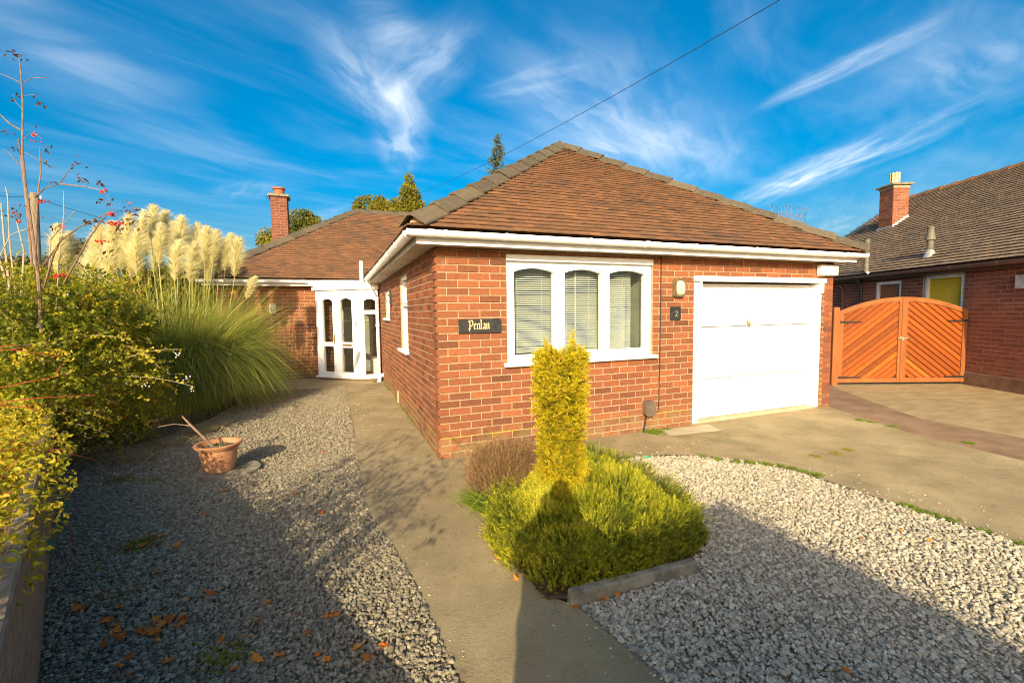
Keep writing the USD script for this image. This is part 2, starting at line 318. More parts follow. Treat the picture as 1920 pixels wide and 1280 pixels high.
mat('ground', [(0, (.045, .055, .018)), (.5, (.07, .085, .025)), (1, (.10, .10, .04))], 0.95, 0.8, 8, bump=0.6, bscale=20)
mat('pale_grit', [(0, (.17, .15, .10)), (.5, (.30, .262, .18)), (1, (.46, .41, .29))], 0.9, 95, 3, (.35, .65), bump=1.0, bscale=110, bdist=0.02)
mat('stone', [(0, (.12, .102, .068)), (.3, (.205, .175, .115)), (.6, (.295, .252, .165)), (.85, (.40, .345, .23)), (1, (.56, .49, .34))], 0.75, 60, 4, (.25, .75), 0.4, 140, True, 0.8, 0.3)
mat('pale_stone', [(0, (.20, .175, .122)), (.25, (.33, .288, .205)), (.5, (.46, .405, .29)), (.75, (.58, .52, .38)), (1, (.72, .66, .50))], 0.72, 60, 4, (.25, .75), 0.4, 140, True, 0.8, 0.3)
mat('timber', [(0, (.12, .085, .048)), (.35, (.22, .160, .095)), (.7, (.32, .24, .15)), (1, (.41, .32, .21))], 0.85, 9, 8, (.25, .75), 0.9, 26, stretch=(.9, .9, 7), bdist=0.02, extra=chain(band((.13, .15, .03), -.1, -.05, .02, .07, .7, 5.0), speck((.055, .045, .03), 2.2, .60, .72, .7, 'g.position'), speck((.12, .13, .03), 3.5, .62, .75, .45, 'g.position')))
mat('pole_wood', [(0, (.16, .12, .08)), (1, (.30, .24, .16))], 0.9, 6, 6, stretch=(6, 6, .4))
mat('gate_board', [(0, (.13, .036, .008)), (.4, (.26, .062, .010)), (.75, (.40, .092, .012)), (1, (.52, .14, .018))], 0.45, 5, 7, (.25, .75), 0.3, 30, True, 0.70, 0.4, stretch=(2.5, 2.5, 2.5), extra=speck((.17, .045, .010), 5, .62, .75, .4))
mat('gate_frame', [(0, (.20, .068, .020)), (.5, (.28, .095, .027)), (1, (.36, .128, .036))], 0.45, 6, 7, (.25, .75), 0.3, 30, stretch=(1, 1, .25))
mat('iron', [(0, (.014, .013, .012)), (1, (.03, .028, .024))], 0.45, 12, 4, spec=0.5)
mat('slate_plaque', [(0, (.018, .018, .017)), (1, (.034, .033, .03))], 0.5, 20, 5, bump=0.3, bscale=60)
mat('gilt', [(0, (.60, .46, .22)), (1, (.72, .56, .28))], 0.5, 10, 3)
mat('brass', [(0, (.50, .38, .16)), (1, (.60, .47, .22))], 0.35, 10, 3, metallic=0.9)
mat('dark_plastic', [(0, (.02, .02, .02)), (1, (.03, .03, .03))], 0.4, 10, 3)
mat('grey_cover', [(0, (.10, .075, .055)), (1, (.15, .112, .08))], 0.6, 10, 4)
mat('lamp_body', [(0, (.16, .13, .075)), (1, (.26, .21, .12))], 0.35, 8, 3, metallic=0.4)
mat('cable', [(0, (.015, .013, .012)), (1, (.03, .026, .022))], 0.6, 10, 2)
mat('pvc_blind', [(0, (.78, .80, .80)), (1, (.84, .86, .86))], 0.5, 6, 2)
mat('curtain', [(0, (.78, .78, .74)), (1, (.86, .86, .82))], 0.85, 7, 3, transl=0.25)
mat('yellow_blind', [(0, (.52, .36, .015)), (1, (.60, .43, .025))], 0.8, 4, 3, stretch=(1, 1, 9))
mat('brown_door', [(0, (.20, .070, .025)), (1, (.26, .095, .032))], 0.5, 6, 4)
mat('room', [(0, (.10, .095, .08)), (1, (.16, .15, .12))], 0.9, 2, 3)
mat('door_green', [(0, (.30, .31, .27)), (1, (.38, .38, .33))], 0.6, 3, 3)
mat('jacket', [(0, (.03, .03, .04)), (1, (.05, .05, .06))], 0.9, 12, 4)
mat('skin', [(0, (.50, .28, .19)), (1, (.58, .34, .24))], 0.6, 12, 3)
mat('hair', [(0, (.04, .025, .015)), (1, (.07, .045, .03))], 0.7, 40, 3)
# leaves
mat('yew_leaf', [(0, (.09, .09, .006)), (.25, (.26, .225, .008)), (.55, (.48, .385, .010)), (.94, (.66, .52, .02)), (.96, (.52, .18, .03)), (1, (.45, .11, .03))], 0.6, 3, 3, tone=True, tone_amt=0.97, transl=0.3, spec=0.25)
mat('heather_leaf', [(0, (.04, .058, .008)), (.25, (.13, .155, .012)), (.5, (.31, .315, .018)), (.75, (.52, .48, .03)), (1, (.66, .60, .06))], 0.6, 3, 3, tone=True, tone_amt=0.85, transl=0.3, spec=0.25)
mat('brown_heather', [(0, (.12, .072, .034)), (.4, (.26, .155, .075)), (.7, (.38, .235, .125)), (.85, (.30, .27, .05)), (1, (.40, .35, .08))], 0.8, 3, 3, tone=True, tone_amt=0.9, transl=0.25, spec=0.2)
mat('shrub_leaf', [(0, (.05, .085, .008)), (.25, (.16, .20, .014)), (.5, (.34, .33, .018)), (.75, (.54, .44, .022)), (.9, (.62, .46, .03)), (.94, (.54, .20, .02)), (1, (.45, .11, .02))], 0.55, 1.1, 3, (.3, .7), tone=True, tone_amt=0.78, transl=0.45, spec=0.3)
mat('pampas_leaf', [(0, (.08, .12, .020)), (.4, (.20, .255, .036)), (.75, (.36, .38, .06)), (1, (.56, .50, .14))], 0.5, 2, 3, tone=True, tone_amt=0.85, transl=0.3, spec=0.35)
mat('pampas_plume', [(0, (.50, .44, .16)), (.4, (.68, .62, .30)), (.75, (.82, .78, .50)), (1, (.90, .88, .70))], 0.8, 6, 3, tone=True, tone_amt=0.9, transl=0.4, spec=0.15)
mat('pampas_stem', [(0, (.28, .25, .06)), (1, (.48, .40, .13))], 0.6, 3, 3, tone=True, tone_amt=0.8)
mat('tree_leaf', [(0, (.05, .065, .010)), (.4, (.16, .16, .018)), (.75, (.30, .26, .025)), (1, (.44, .33, .04))], 0.6, 0.6, 3, tone=True, tone_amt=0.75, transl=0.3, spec=0.25)
mat('conifer_leaf', [(0, (.03, .05, .012)), (.5, (.09, .105, .02)), (1, (.20, .18, .04))], 0.6, 0.6, 3, tone=True, tone_amt=0.8, transl=0.2, spec=0.25)
mat('bark', [(0, (.06, .045, .03)), (1, (.14, .105, .07))], 0.9, 8, 6, stretch=(3, 3, 1), bump=0.6, bscale=30)
mat('twig', [(0, (.14, .085, .055)), (1, (.27, .175, .115))], 0.7, 12, 5)
mat('pale_twig', [(0, (.32, .24, .14)), (1, (.48, .38, .25))], 0.8, 12, 5)
mat('red_stem', [(0, (.30, .05, .018)), (1, (.46, .10, .03))], 0.5, 6, 4)
mat('rowan_leaf', [(0, (.05, .028, .014)), (.5, (.12, .05, .02)), (1, (.28, .12, .035))], 0.6, 8, 3, tone=True, tone_amt=0.8, transl=0.3)
mat('red_berry', [(0, (.48, .018, .008)), (1, (.62, .05, .012))], 0.3, 20, 2, spec=0.5)
mat('white_berry', [(0, (.74, .72, .64)), (1, (.84, .83, .76))], 0.4, 20, 2)
mat('fallen', [(0, (.28, .07, .012)), (.35, (.50, .13, .014)), (.7, (.66, .20, .016)), (.9, (.72, .32, .03)), (1, (.66, .42, .05))], 0.7, 30, 4, tone=True, tone_amt=0.7, transl=0.2)
mat('weed', [(0, (.07, .12, .010)), (.5, (.15, .22, .015)), (1, (.26, .30, .03))], 0.6, 10, 3, tone=True, tone_amt=0.8, transl=0.3)
mat('moss', [(0, (.10, .085, .010)), (.5, (.19, .16, .014)), (1, (.30, .24, .02))], 0.95, 10, 3, tone=True, tone_amt=0.8)
mat('ivy_leaf', [(0, (.035, .095, .035)), (1, (.09, .17, .05))], 0.35, 8, 3, tone=True, tone_amt=0.7, transl=0.2)
mat('dry_grass', [(0, (.22, .16, .07)), (1, (.40, .31, .15))], 0.8, 8, 3, tone=True, tone_amt=0.8)
mat('number_metal', [(0, (.45, .40, .28)), (1, (.55, .5, .36))], 0.4, 8, 3, metallic=0.6)
mat('black_mark', [(0, (.02, .02, .02)), (1, (.03, .03, .03))], 0.5, 8, 3)


def glass(name, tint, ior=1.5):
    usdkit.material(stage, f'/World/Looks/{name}', {'t': ('transparent_bsdf', {'color': tint}), 'g': ('glossy_bsdf', {'roughness': 0.01, 'color': (.95, .95, .95)}), 'w': ('layer_weight', {'blend': 0.5}), 'q': ('math', {'math_type': 'power', 'value2': 5.0}), 'f': ('math', {'math_type': 'multiply_add', 'value2': .92, 'value3': .035*ior/1.5}), 'm': ('mix_closure', {})},
                    [('w.facing', 'q.value1'), ('q.value', 'f.value1'), ('f.value', 'm.fac'), ('t.BSDF', 'm.closure1'), ('g.BSDF', 'm.closure2')], surface='m.closure')


glass('pane', (.86, .88, .84)); glass('lamp_glass', (.75, .72, .62), 1.7)

# ------------------------------------------------------------------ the ground
def sheet(name, poly, z, mat_, grid=None, wob=0.0, **kw):           # a flat-lying sheet (with a gentle unevenness)
    mb = MB()
    if grid:
        x0, y0, x1, y1 = poly.bounds; nx, ny = max(2, int((x1-x0)/grid)), max(2, int((y1-y0)/grid))
        tri = trimesh.creation.triangulate_polygon(poly.segmentize(grid), engine='earcut')
        v = np.c_[tri[0], np.full(len(tri[0]), z)]; f = tri[1]
    else:
        tri = trimesh.creation.triangulate_polygon(poly, engine='earcut'); v = np.c_[tri[0], np.full(len(tri[0]), z)]; f = tri[1]
    mb.add(v, f); return single(name, mb, mat_, kind='structure', **kw)


sheet('ground', sbox(-400, -400, 400, 400), -0.06, 'ground')
path_poly = Polygon([(-0.42, -6), (-0.50, -2.67), (-0.62, -1.5), (-0.74, -0.95), (-0.76, 1.0), (-0.77, 5.08), (-1.35, 5.15), (-3.2, 5.3), (-3.2, 6.68), (0.02, 6.68), (0.02, 0.02), (3.26, 0.02), (3.26, 0.10), (5.6, 0.10), (5.6, 0.02), (5.84, 0.02), (5.75, -0.1), (5.22, -1.27), (5.05, -2.3), (4.9, -6), (2.95, -6),
                     (2.95, -3.0), (2.92, -2.43), (2.90, -1.58), (2.75, -1.25), (2.44, -0.95), (2.15, -0.80), (1.94, -0.74), (1.5, -0.62), (0.9, -0.58), (0.24, -0.66), (0.05, -1.2), (0.0, -1.7), (0.03, -2.3), (0.15, -2.45), (0.24, -2.96), (0.35, -6)])
single('concrete_path', MB().add(*(lambda t: (np.c_[t[0], np.full(len(t[0]), 0.0)], t[1]))(trimesh.creation.triangulate_polygon(path_poly, engine='earcut'))), 'concrete', kind='structure')
# joints scored in the concrete
mb = MB()
for a, b in (((-0.77, 3.9), (0.0, 3.9)), ((-0.75, 1.6), (0.0, 1.6)), ((2.25, -0.02), (2.36, -0.35)), ((2.36, -0.35), (2.30, -0.80))):
    a, b = np.array(a), np.array(b); d = (b-a)/np.linalg.norm(b-a); q = np.array([-d[1], d[0]])*0.006
    mb.add(np.c_[np.array([a-q, b-q, b+q, a+q]), np.full(4, 0.004)], [[0, 1, 2, 3]])
single('path_joint', mb, 'mortar', kind='structure')
sheet('pale_slab', Polygon([(2.62, -0.30), (3.35, -0.36), (3.42, -0.08), (2.72, -0.03)]), 0.005, 'pale_concrete')
sheet('gravel_bed', Polygon([(-8, -8), (-0.42, -8), (-0.42, -6), (-0.50, -2.67), (-0.62, -1.5), (-0.74, -0.95), (-0.77, 5.08), (-1.35, 5.15), (-3.2, 5.3), (-8, 5.3)]), -0.008, 'grit')
sheet('pale_gravel_bed', Polygon([(0.35, -8), (0.35, -6), (0.24, -2.96), (0.15, -2.45), (0.9, -2.42), (1.18, -2.30), (1.38, -1.85), (1.40, -1.2), (1.28, -0.8), (1.1, -0.60), (1.94, -0.74), (2.44, -0.95), (2.90, -1.58), (2.95, -3.0), (2.95, -8)]), -0.009, 'pale_grit')
sheet('planting_bed', Polygon([(0.03, -2.36), (0.15, -2.42), (0.9, -2.40), (0.98, -2.28), (1.15, -1.9), (1.30, -1.2), (1.2, -0.8), (1.1, -0.62), (0.9, -0.58), (0.24, -0.66), (0.05, -1.2), (0.0, -1.7)]), 0.012, 'soil')
sheet('shrub_bed', Polygon([(-1.25, -4.5), (-2.10, -2.04), (-3.56, 1.42), (-2.9, 2.2), (-2.6, 3.0), (-2.45, 4.2), (-2.6, 5.3), (-3.0, 6.7), (-9, 9), (-12, -6)]), -0.004, 'soil')
sheet('tarmac_strip', Polygon([(5.84, 0.02), (5.75, -0.1), (5.22, -1.27), (5.05, -2.3), (4.9, -6), (5.9, -6), (6.05, -2.2), (6.12, -0.97), (6.7, -0.1), (7.43, 0.9), (7.75, 1.2), (7.3, 1.6), (5.84, 1.6)]), 0.0, 'tarmac_red')
pave_poly = Polygon([(5.9, -6), (6.05, -2.2), (6.12, -0.97), (6.7, -0.1), (7.43, 0.9), (7.75, 1.2), (8.6, 3.5), (11.4, 3.4), (9.84, 0.06), (6.99, -6)])
sheet('worn_side_drive', pave_poly, -0.003, 'worn_drive')

# kerb stone in front of the planting bed
mb = MB(); a, b = np.array([0.13, -2.42]), np.array([0.92, -2.44]); d = (b-a)/np.linalg.norm(b-a); q = np.array([-d[1], d[0]])
v, f = cbox(0, np.linalg.norm(b-a), -0.03, 0.03, -0.06, 0.062, 0.012); m = trimesh.Trimesh(v, f).subdivide().subdivide().subdivide()
v = np.array(m.vertices); v += (meshkit.noise(v*22, 3)[:, None]-.5)*0.010
mb.add(np.c_[a+v[:, :1]*d+v[:, 1:2]*q, v[:, 2]], m.faces)
single('kerb_stone', mb, 'kerb_concrete', 'short weathered grey concrete edging stone in front of the green heather', 'kerb stone', smooth=40, loc=(0.13, -2.42, 0))

# ------------------------------------------------------------------ brickwork
RH = 0.075; J0 = 2.0025


def brick_geo(mb, F, s0, s1, z0, z1, tone, depth=0.05):
    j = 0.0045; c = 0.004; pr = R.uniform(-.0015, .0025); sk = R.uniform(-.0012, .0012, 4)
    a0, a1, b0, b1 = s0+j, s1-j, z0+j, z1-j
    if a1-a0 < .008 or b1-b0 < .008: return
    v = np.array([[a0, b0, -depth], [a1, b0, -depth], [a1, b1, -depth], [a0, b1, -depth],
                  [a0, b0, pr-c], [a1, b0, pr-c], [a1, b1, pr-c], [a0, b1, pr-c],
                  [a0+c, b0+c+sk[0], pr], [a1-c, b0+c+sk[1], pr], [a1-c, b1-c+sk[2], pr], [a0+c, b1-c+sk[3], pr]])
    q = [[8, 9, 10, 11]]
    for i in range(4): k = (i+1) % 4; q += [[i, k, 4+k, 4+i], [4+i, 4+k, 8+k, 8+i]]
    mb.add(F.w(v), q, tone)


def cut(rect, holes):
    out = [rect]
    for h0, h1, g0, g1 in holes:
        nxt = []
        for a0, a1, b0, b1 in out:
            if a1 <= h0 or a0 >= h1 or b1 <= g0 or b0 >= g1: nxt.append((a0, a1, b0, b1)); continue
            if a0 < h0: nxt.append((a0, h0, b0, b1))
            if a1 > h1: nxt.append((h1, a1, b0, b1))
            if b0 < g0: nxt.append((max(a0, h0), min(a1, h1), b0, g0))
            if b1 > g1: nxt.append((max(a0, h0), min(a1, h1), g1, b1))
        out = nxt
    return [r for r in out if r[1]-r[0] > .02 and r[3]-r[2] > .02]


def brick_list(s0, s1, z0, z1, holes, j0=J0, par=0):
    out = []; k0 = math.ceil((j0-z1)/RH-1e-6)-1; k1 = math.floor((j0-z0)/RH)
    for k in range(k0, k1+1):
        zt, zb = min(j0-k*RH, z1), max(j0-(k+1)*RH, z0)
        x = s0-(0.1125 if (k+par) % 2 == 0 else 0.0)
        while x < s1:
            for r in cut((max(x, s0), min(x+.225, s1), zb, zt), holes): out.append((r, k))
            x += .225
    return out


def backing(mb, F, s0, s1, z0, z1, holes, d0=-0.16, d1=-0.0045):
    p = sbox(s0, z0, s1, z1)
    for h in holes: p = p.difference(sbox(h[0], h[2], h[1], h[3]))
    F.ext(mb, p, d0, d1)


def brick_tone(): return float(np.clip(R.normal(.55, .24), 0, 1))


house = Thing('bungalow', 'red brick bungalow with brown tiled hipped roof, white windows and white gutters', 'house', (0, 0, 0))
HF = Frame((0, 0, 0), (1, 0, 0), (0, -1, 0))                        # front wall
HS = Frame((0, 0, 0), (0, 1, 0), (-1, 0, 0))                        # side wall
HW = Frame((0, 6.65, 0), (1, 0, 0), (0, -1, 0))                     # wall of the left wing
L_, WY, WX = 5.82, 6.65, -3.22
ZT = 2.098
fh = [(.745, 2.600, .925, 2.050), (3.235, 5.565, -.1, 1.862)]
sh = [(1.84, 2.52, .93, 2.0), (3.98, 4.62, 1.36, 1.88)]
wh = [(-0.98, -0.10, -.1, 2.02)]
walls = {}
mb = MB(); backing(mb, HF, 0.02, L_, -.08, ZT+.12, fh); walls['front_wall'] = house.part('front_wall', mb, 'mortar')
mb = MB(); backing(mb, HS, 0.165, WY, -.08, ZT+.12, sh); walls['side_wall'] = house.part('side_wall', mb, 'mortar')
mb = MB(); backing(mb, HW, WX, -0.001, -.12, ZT+.12, wh); walls['wing_wall'] = house.part('wing_wall', mb, 'mortar')
cand = []
for r, k in brick_list(0, L_, -.06, ZT, fh):
    if r[0] < 1e-6: continue                                        # the corner bricks come below
    cand.append((HF, 'front_wall', r, 0.05))
for r, k in brick_list(0, WY, -.06, ZT, sh, par=1):
    if r[0] < 1e-6: continue
    cand.append((HS, 'side_wall', r, 0.05))
for r, k in brick_list(WX, -0.01, -.10, ZT, wh): cand.append((HW, 'wing_wall', r, 0.05))
k1 = math.floor((J0+.06)/RH)
for k in range(-2, k1+1):
    zt, zb = min(J0-k*RH, ZT), max(J0-(k+1)*RH, -.06)
    if zt-zb > .02: cand.append((HF, 'corner', (-.0045, .1125 if k % 2 == 0 else .225, zb, zt), .2205 if k % 2 == 0 else .108))


def px_size(F, r):
    c = F.w([(r[0]+r[1])/2, (r[2]+r[3])/2, 0])[0]-CAM; d = np.linalg.norm(c); return (r[1]-r[0])*(r[3]-r[2])*abs(c@F.n)/d**3


cand.sort(key=lambda c: -px_size(c[0], c[2]))
rest = {k: MB() for k in walls}; n_ind = 0
for F, wn, r, dep in cand:
    w = 'front_wall' if wn == 'corner' else wn
    t = brick_tone()
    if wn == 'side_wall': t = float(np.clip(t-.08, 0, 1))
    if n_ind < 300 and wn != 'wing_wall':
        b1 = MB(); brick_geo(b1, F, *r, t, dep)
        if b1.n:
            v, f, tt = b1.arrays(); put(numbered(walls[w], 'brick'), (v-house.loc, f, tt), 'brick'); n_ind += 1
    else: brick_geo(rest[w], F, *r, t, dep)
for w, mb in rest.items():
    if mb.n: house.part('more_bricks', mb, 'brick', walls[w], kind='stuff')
# the walls out of sight, so that the house is a closed thing
mb = MB()
mb.box(L_-.16, L_, 0.001, 12.4, -.1, ZT+.1); mb.box(WX, L_, 12.4, 12.55, -.1, ZT+.1); mb.box(WX, WX+.15, WY+.17, 12.39, -.1, ZT+.1)
house.part('rear_wall', mb, 'old_brick')

# ------------------------------------------------------------------ roof of the house
PITCH_R = math.radians(34); TP = math.tan(PITCH_R); EZ, OV = 2.235, 0.26


def clip(poly, a, b, c):                                            # keep a*s+b*t <= c
    out = []
    for i in range(len(poly)):
        p, q = poly[i], poly[(i+1) % len(poly)]; fp, fq = a*p[0]+b*p[1]-c, a*q[0]+b*q[1]-c
        if fp <= 0: out.append(p)
        if fp*fq < 0: w = fp/(fp-fq); out.append((p[0]+w*(q[0]-p[0]), p[1]+w*(q[1]-p[1])))
    return out


def roof_plane(O, e, u, n, planes, s0, s1, t1, g=0.10, w=0.166, th=0.013, wob=1.0):
    """tiles laid in rows on a slope: s along the eave, t up the slope, planes = clips (a, b, c)"""
    tiles = []; e, u, n, O = (np.asarray(x, float) for x in (e, u, n, O)); r = 0; t1 += .03
    while r*g < t1:
        t0 = r*g-.03; s = s0-(w/2 if r % 2 else 0)-w
        while s < s1+w:
            j = 0.0018; lift = R.uniform(0, .0035)*wob; q = [(s+j, t0), (s+w-j, t0), (s+w-j, t0+g+.03), (s+j, t0+g+.03)]
            dz = R.uniform(-.003, .003)*wob; q[0] = (q[0][0], q[0][1]+dz); q[1] = (q[1][0], q[1][1]+dz+R.uniform(-.0015, .0015)*wob)
            for p in planes:
                q = clip(q, *p)
                if len(q) < 3: break
            if len(q) >= 3:
                q = np.array(q); k = len(q); h = th*2.0*(1-(q[:, 1]-t0)/(g+.03))+.004+lift
                top = O+q[:, :1]*e+q[:, 1:]*u+h[:, None]*n; bot = O+q[:, :1]*e+q[:, 1:]*u+(h-th)[:, None]*n
                v = np.vstack([top, bot]); f = [[0, i, i+1] for i in range(1, k-1)]
                for i in range(k): a = (i+1) % k; f += [[i, i+k, a+k], [i, a+k, a]]
                tiles.append((v, np.array(f), (top.mean(0))))
            s += w
        r += 1
    return tiles


xe0, xe1, ye = -OV, L_+OV, -OV; half = (xe1-xe0)/2; xr = (xe0+xe1)/2; zr = EZ+half*TP; YB = 9.4
cs, sn = math.cos(PITCH_R), math.sin(PITCH_R); sl = half/cs
front_t = roof_plane((xe0, ye, EZ), (1, 0, 0), (0, cs, sn), (0, -sn, cs), [(-1, cs, 0), (1, cs, 2*half)], 0, 2*half, sl)
left_t = roof_plane((xe0, YB, EZ), (0, -1, 0), (cs, 0, sn), (-sn, 0, cs), [(1, cs, YB-ye), (-1, 0, 0)], 0, YB-ye, sl, g=0.1, w=.166)
# the left slope stops where the wing's roof comes against it
WE_Y = WY-OV
def below_wing(c): return c[2] < EZ+(c[1]-WE_Y)*TP-0.02 and c[1] > WE_Y
left_t = [t for t in left_t if not below_wing(t[2])]
wx0 = WX-OV; wzr = EZ+(12.55+OV-WE_Y)/2*TP; wl = (12.55+OV-WE_Y)/2/cs
wing_t = roof_plane((wx0, WE_Y, EZ), (1, 0, 0), (0, cs, sn), (0, -sn, cs), [(-1, cs, 0)], 0, 6.6, wl)
wing_t = [t for t in wing_t if not (t[2][2] < EZ+(t[2][0]-xe0)*TP-0.0 and t[2][0] > xe0)]
wleft_t = roof_plane((wx0, 12.55+OV, EZ), (0, -1, 0), (cs, 0, sn), (-sn, 0, cs), [(1, cs, 12.55+OV-WE_Y), (-1, cs, 0)], 0, 12.55+OV-WE_Y, wl, g=.2, w=.33)
# roof boarding under the tiles (a closed shell)
mb = MB(); wh2 = (12.55+OV-WE_Y)/2; wyr = WE_Y+wh2
mb.add([(xe0, ye, EZ-.012), (xe1, ye, EZ-.012), (xr, ye+half, zr-.012), (xe0, 9.4, EZ-.012), (xr, 12.6, zr-.012), (xe1, 12.81, EZ-.012)], [[0, 1, 2], [0, 2, 4], [0, 4, 3], [1, 5, 4], [1, 4, 2]])
mb.add([(wx0, WE_Y, EZ-.014), (3.2, WE_Y, EZ-.014), (3.2, wyr, wzr-.014), (wx0+wh2, wyr, wzr-.014), (wx0, 12.81, EZ-.014), (6.08, 12.81, EZ-.014), (6.0, wyr, wzr-.014)], [[0, 1, 2], [0, 2, 3], [0, 3, 4], [3, 5, 4], [3, 6, 5]])
roof = house.part('roof', mb, 'roof_tile')
front_t.sort(key=lambda t: np.linalg.norm(t[2]-CAM)); n_t = 0; more = MB()


def tile_tone(c): return float(np.clip(R.normal(.5, .19)+.25*(meshkit.noise(np.array(c)*1.3, 5)-.5), 0, 1))


for v, f, c in front_t:
    if n_t < 300:
        put(numbered(roof, 'roof_tile'), (v, f, np.full(len(v), tile_tone(c))), 'roof_tile'); n_t += 1
    else: more.add(v, f, tile_tone(c))
for v, f, c in left_t+wing_t+wleft_t: more.add(v, f, tile_tone(c))
house.part('more_tiles', more, 'roof_tile', roof, kind='stuff')


def ridge_run(a, b, n1, n2, L=0.40, r=0.165, name='hip_tile', mat_='hip_tile', parent=None, thing=None, lift=0.02, lap=True):
    """angular ridge tiles along a line; n1, n2 = the normals of the two slopes"""
    a, b = np.asarray(a, float), np.asarray(b, float); ln = np.linalg.norm(b-a); d = (b-a)/ln; k = max(1, round(ln/L)); step = ln/k
    upv = np.asarray(n1, float)+np.asarray(n2, float); upv -= d*(upv@d); upv /= np.linalg.norm(upv)
    side = np.cross(d, upv)
    def down(n):
        n = np.asarray(n, float); t = np.cross(n, d); t /= np.linalg.norm(t); return t if t@upv < 0 else -t
    l1, l2 = down(n1), down(n2)
    for i in range(k):
        p0 = a+d*(i*step-0.0); p1 = a+d*((i+1)*step+.03)
        jig = R.uniform(-.004, .004, 3)
        mb = MB(); prof = []
        for q, dz in ((p0, lift+.034), (p1, lift+.006)):
            c = q+upv*dz+jig
            ring = [c+l1*r+upv*.010, c+l1*r*.55+upv*.032, c+l1*r*.15+upv*.052, c+l2*r*.15+upv*.052, c+l2*r*.55+upv*.032, c+l2*r+upv*.010]
            prof.append(np.array(ring)); prof.append(np.array(ring)-upv*.018)
        v = np.vstack(prof); f = []
        for m_ in range(5):
            f += [[m_, m_+1, 12+m_+1, 12+m_], [6+m_, 18+m_, 18+m_+1, 6+m_+1], [m_, 6+m_, 6+m_+1, m_+1], [12+m_, 12+m_+1, 18+m_+1, 18+m_]]
        f += [[0, 12, 18, 6], [5, 11, 23, 17]]
        mb.add(v, f, R.random()); thing.part(name, mb, mat_, parent)


nF, nL, nR_, nB = (0, -sn, cs), (-sn, 0, cs), (sn, 0, cs), (0, sn, cs)
ridge_run((xe0+.01, ye+.01, EZ+.01), (xr, ye+half, zr), nF, nL, .405, parent=roof, thing=house)
ridge_run((xe1-.01, ye+.01, EZ+.01), (xr, ye+half, zr), nF, nR_, .405, parent=roof, thing=house)
ridge_run((xr, ye+half, zr), (xr, 9.4, zr), nL, nR_, .44, name='ridge_tile', parent=roof, thing=house)
ridge_run((wx0, WE_Y, EZ+.01), (wx0+wh2, wyr, wzr), nF, nL, .42, parent=roof, thing=house)
ridge_run((wx0+wh2, wyr, wzr), (2.6, wyr, wzr), nF, nB, .44, name='ridge_tile', parent=roof, thing=house)
# mortar at the foot of the hip
m = trimesh.creation.icosphere(3, 1.0); v = np.array(m.vertices)*[.095, .095, .06]; v += (meshkit.noise(v*30, 2)[:, None]-.5)*.03; v[:, 2] = np.maximum(v[:, 2], -.03)
house.part('hip_mortar', MB().add(v+[xe0+.105, ye+.105, EZ+.05], m.faces), 'hip_mortar', roof, smooth=50)

# ------------------------------------------------------------------ eaves: soffit, fascia, gutters, downpipe
FO = 0.20
mb = MB(); HF.ext(mb, Polygon([(-FO, ZT-.010), (L_+FO-.03, ZT-.010), (L_+FO-.03, ZT+.115), (-FO, ZT+.115)]), FO-.02, FO)
house.part('fascia_board', mb, 'white_paint')
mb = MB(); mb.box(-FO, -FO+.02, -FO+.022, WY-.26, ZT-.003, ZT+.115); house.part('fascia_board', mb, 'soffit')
mb = MB(); mb.box(-FO+.02, L_+FO-.03, -FO+.02, 0.02, ZT+.0, ZT+.012); mb.box(-FO+.02, 0.02, 0.02, WY-.2, ZT+.0, ZT+.012); house.part('soffit_board', mb, 'soffit')
mb = MB(); mb.box(WX-FO, -FO, WY-FO, WY-FO+.02, ZT-.03, ZT+.115); house.part('fascia_board', mb, 'white_paint')
mb = MB(); mb.box(WX-FO, -.21, WY-FO+.02, WY+.02, ZT-.02, ZT-.008); house.part('soffit_board', mb, 'soffit')


def gutter(p, d, length, out, wid=.105, dep=.058, th=.004):         # a half-round channel from p along d, its open side up; out = away from the wall
    a = np.linspace(0, PI, 13); prof = np.array([(-math.cos(t)*wid/2, -abs(math.sin(t))**.7*dep) for t in a]); inn = np.array([(-math.cos(t)*(wid/2-th), -abs(math.sin(t))**.7*(dep-th)) for t in a])
    pr = np.vstack([prof, inn[::-1]]); d, out = np.asarray(d, float), np.asarray(out, float)
    v = np.vstack([np.asarray(p)+d*L+pr[:, :1]*out+pr[:, 1:]*np.array([0, 0, 1.]) for L in (0, length)]); k = len(pr)
    f = [[i, (i+1) % k, k+(i+1) % k, k+i] for i in range(k)]
    caps = [[i, i+1, k-2-i, k-1-i] for i in range(12)]
    return v, f+caps+[[c+k for c in q[::-1]] for q in caps]


GZ, GO = 2.200, FO+.056
def gut(p, d, ln, out, name='gutter', mat_='white_upvc', thing=house, parent=None, **kw): return thing.part(name, MB().add(*gutter(p, d, ln, out, **kw)), mat_, parent, smooth=35)
g1 = gut((-GO-.05, -GO, GZ), (1, 0, 0), L_+2*GO+.06, (0, -1, 0))
g2 = gut((-GO, -GO+.055, GZ), (0, 1, 0), WY-.90+GO-.055, (-1, 0, 0))
g3 = gut((WX-.28, WY-GO, GZ-.02), (1, 0, 0), 2.02, (0, -1, 0))
for x in (-.12, .03, .62, 1.55, 2.25, 2.95, 3.9, 5.0, 5.6):
    mb = MB().add(*gutter((x, -GO, GZ+.004), (1, 0, 0), .030 if x not in (-.12, 2.25) else .06, (0, -1, 0), wid=.118, dep=.065)); house.part('gutter_bracket', mb, 'white_upvc', g1)
for y in (-.16, .55, 1.35, 2.2, 3.1, 4.0, 4.9):
    mb = MB().add(*gutter((-GO, y, GZ+.004), (0, 1, 0), .035, (-1, 0, 0), wid=.118, dep=.065)); house.part('gutter_bracket', mb, 'white_upvc', g2)
mb = MB(); dx = -.075
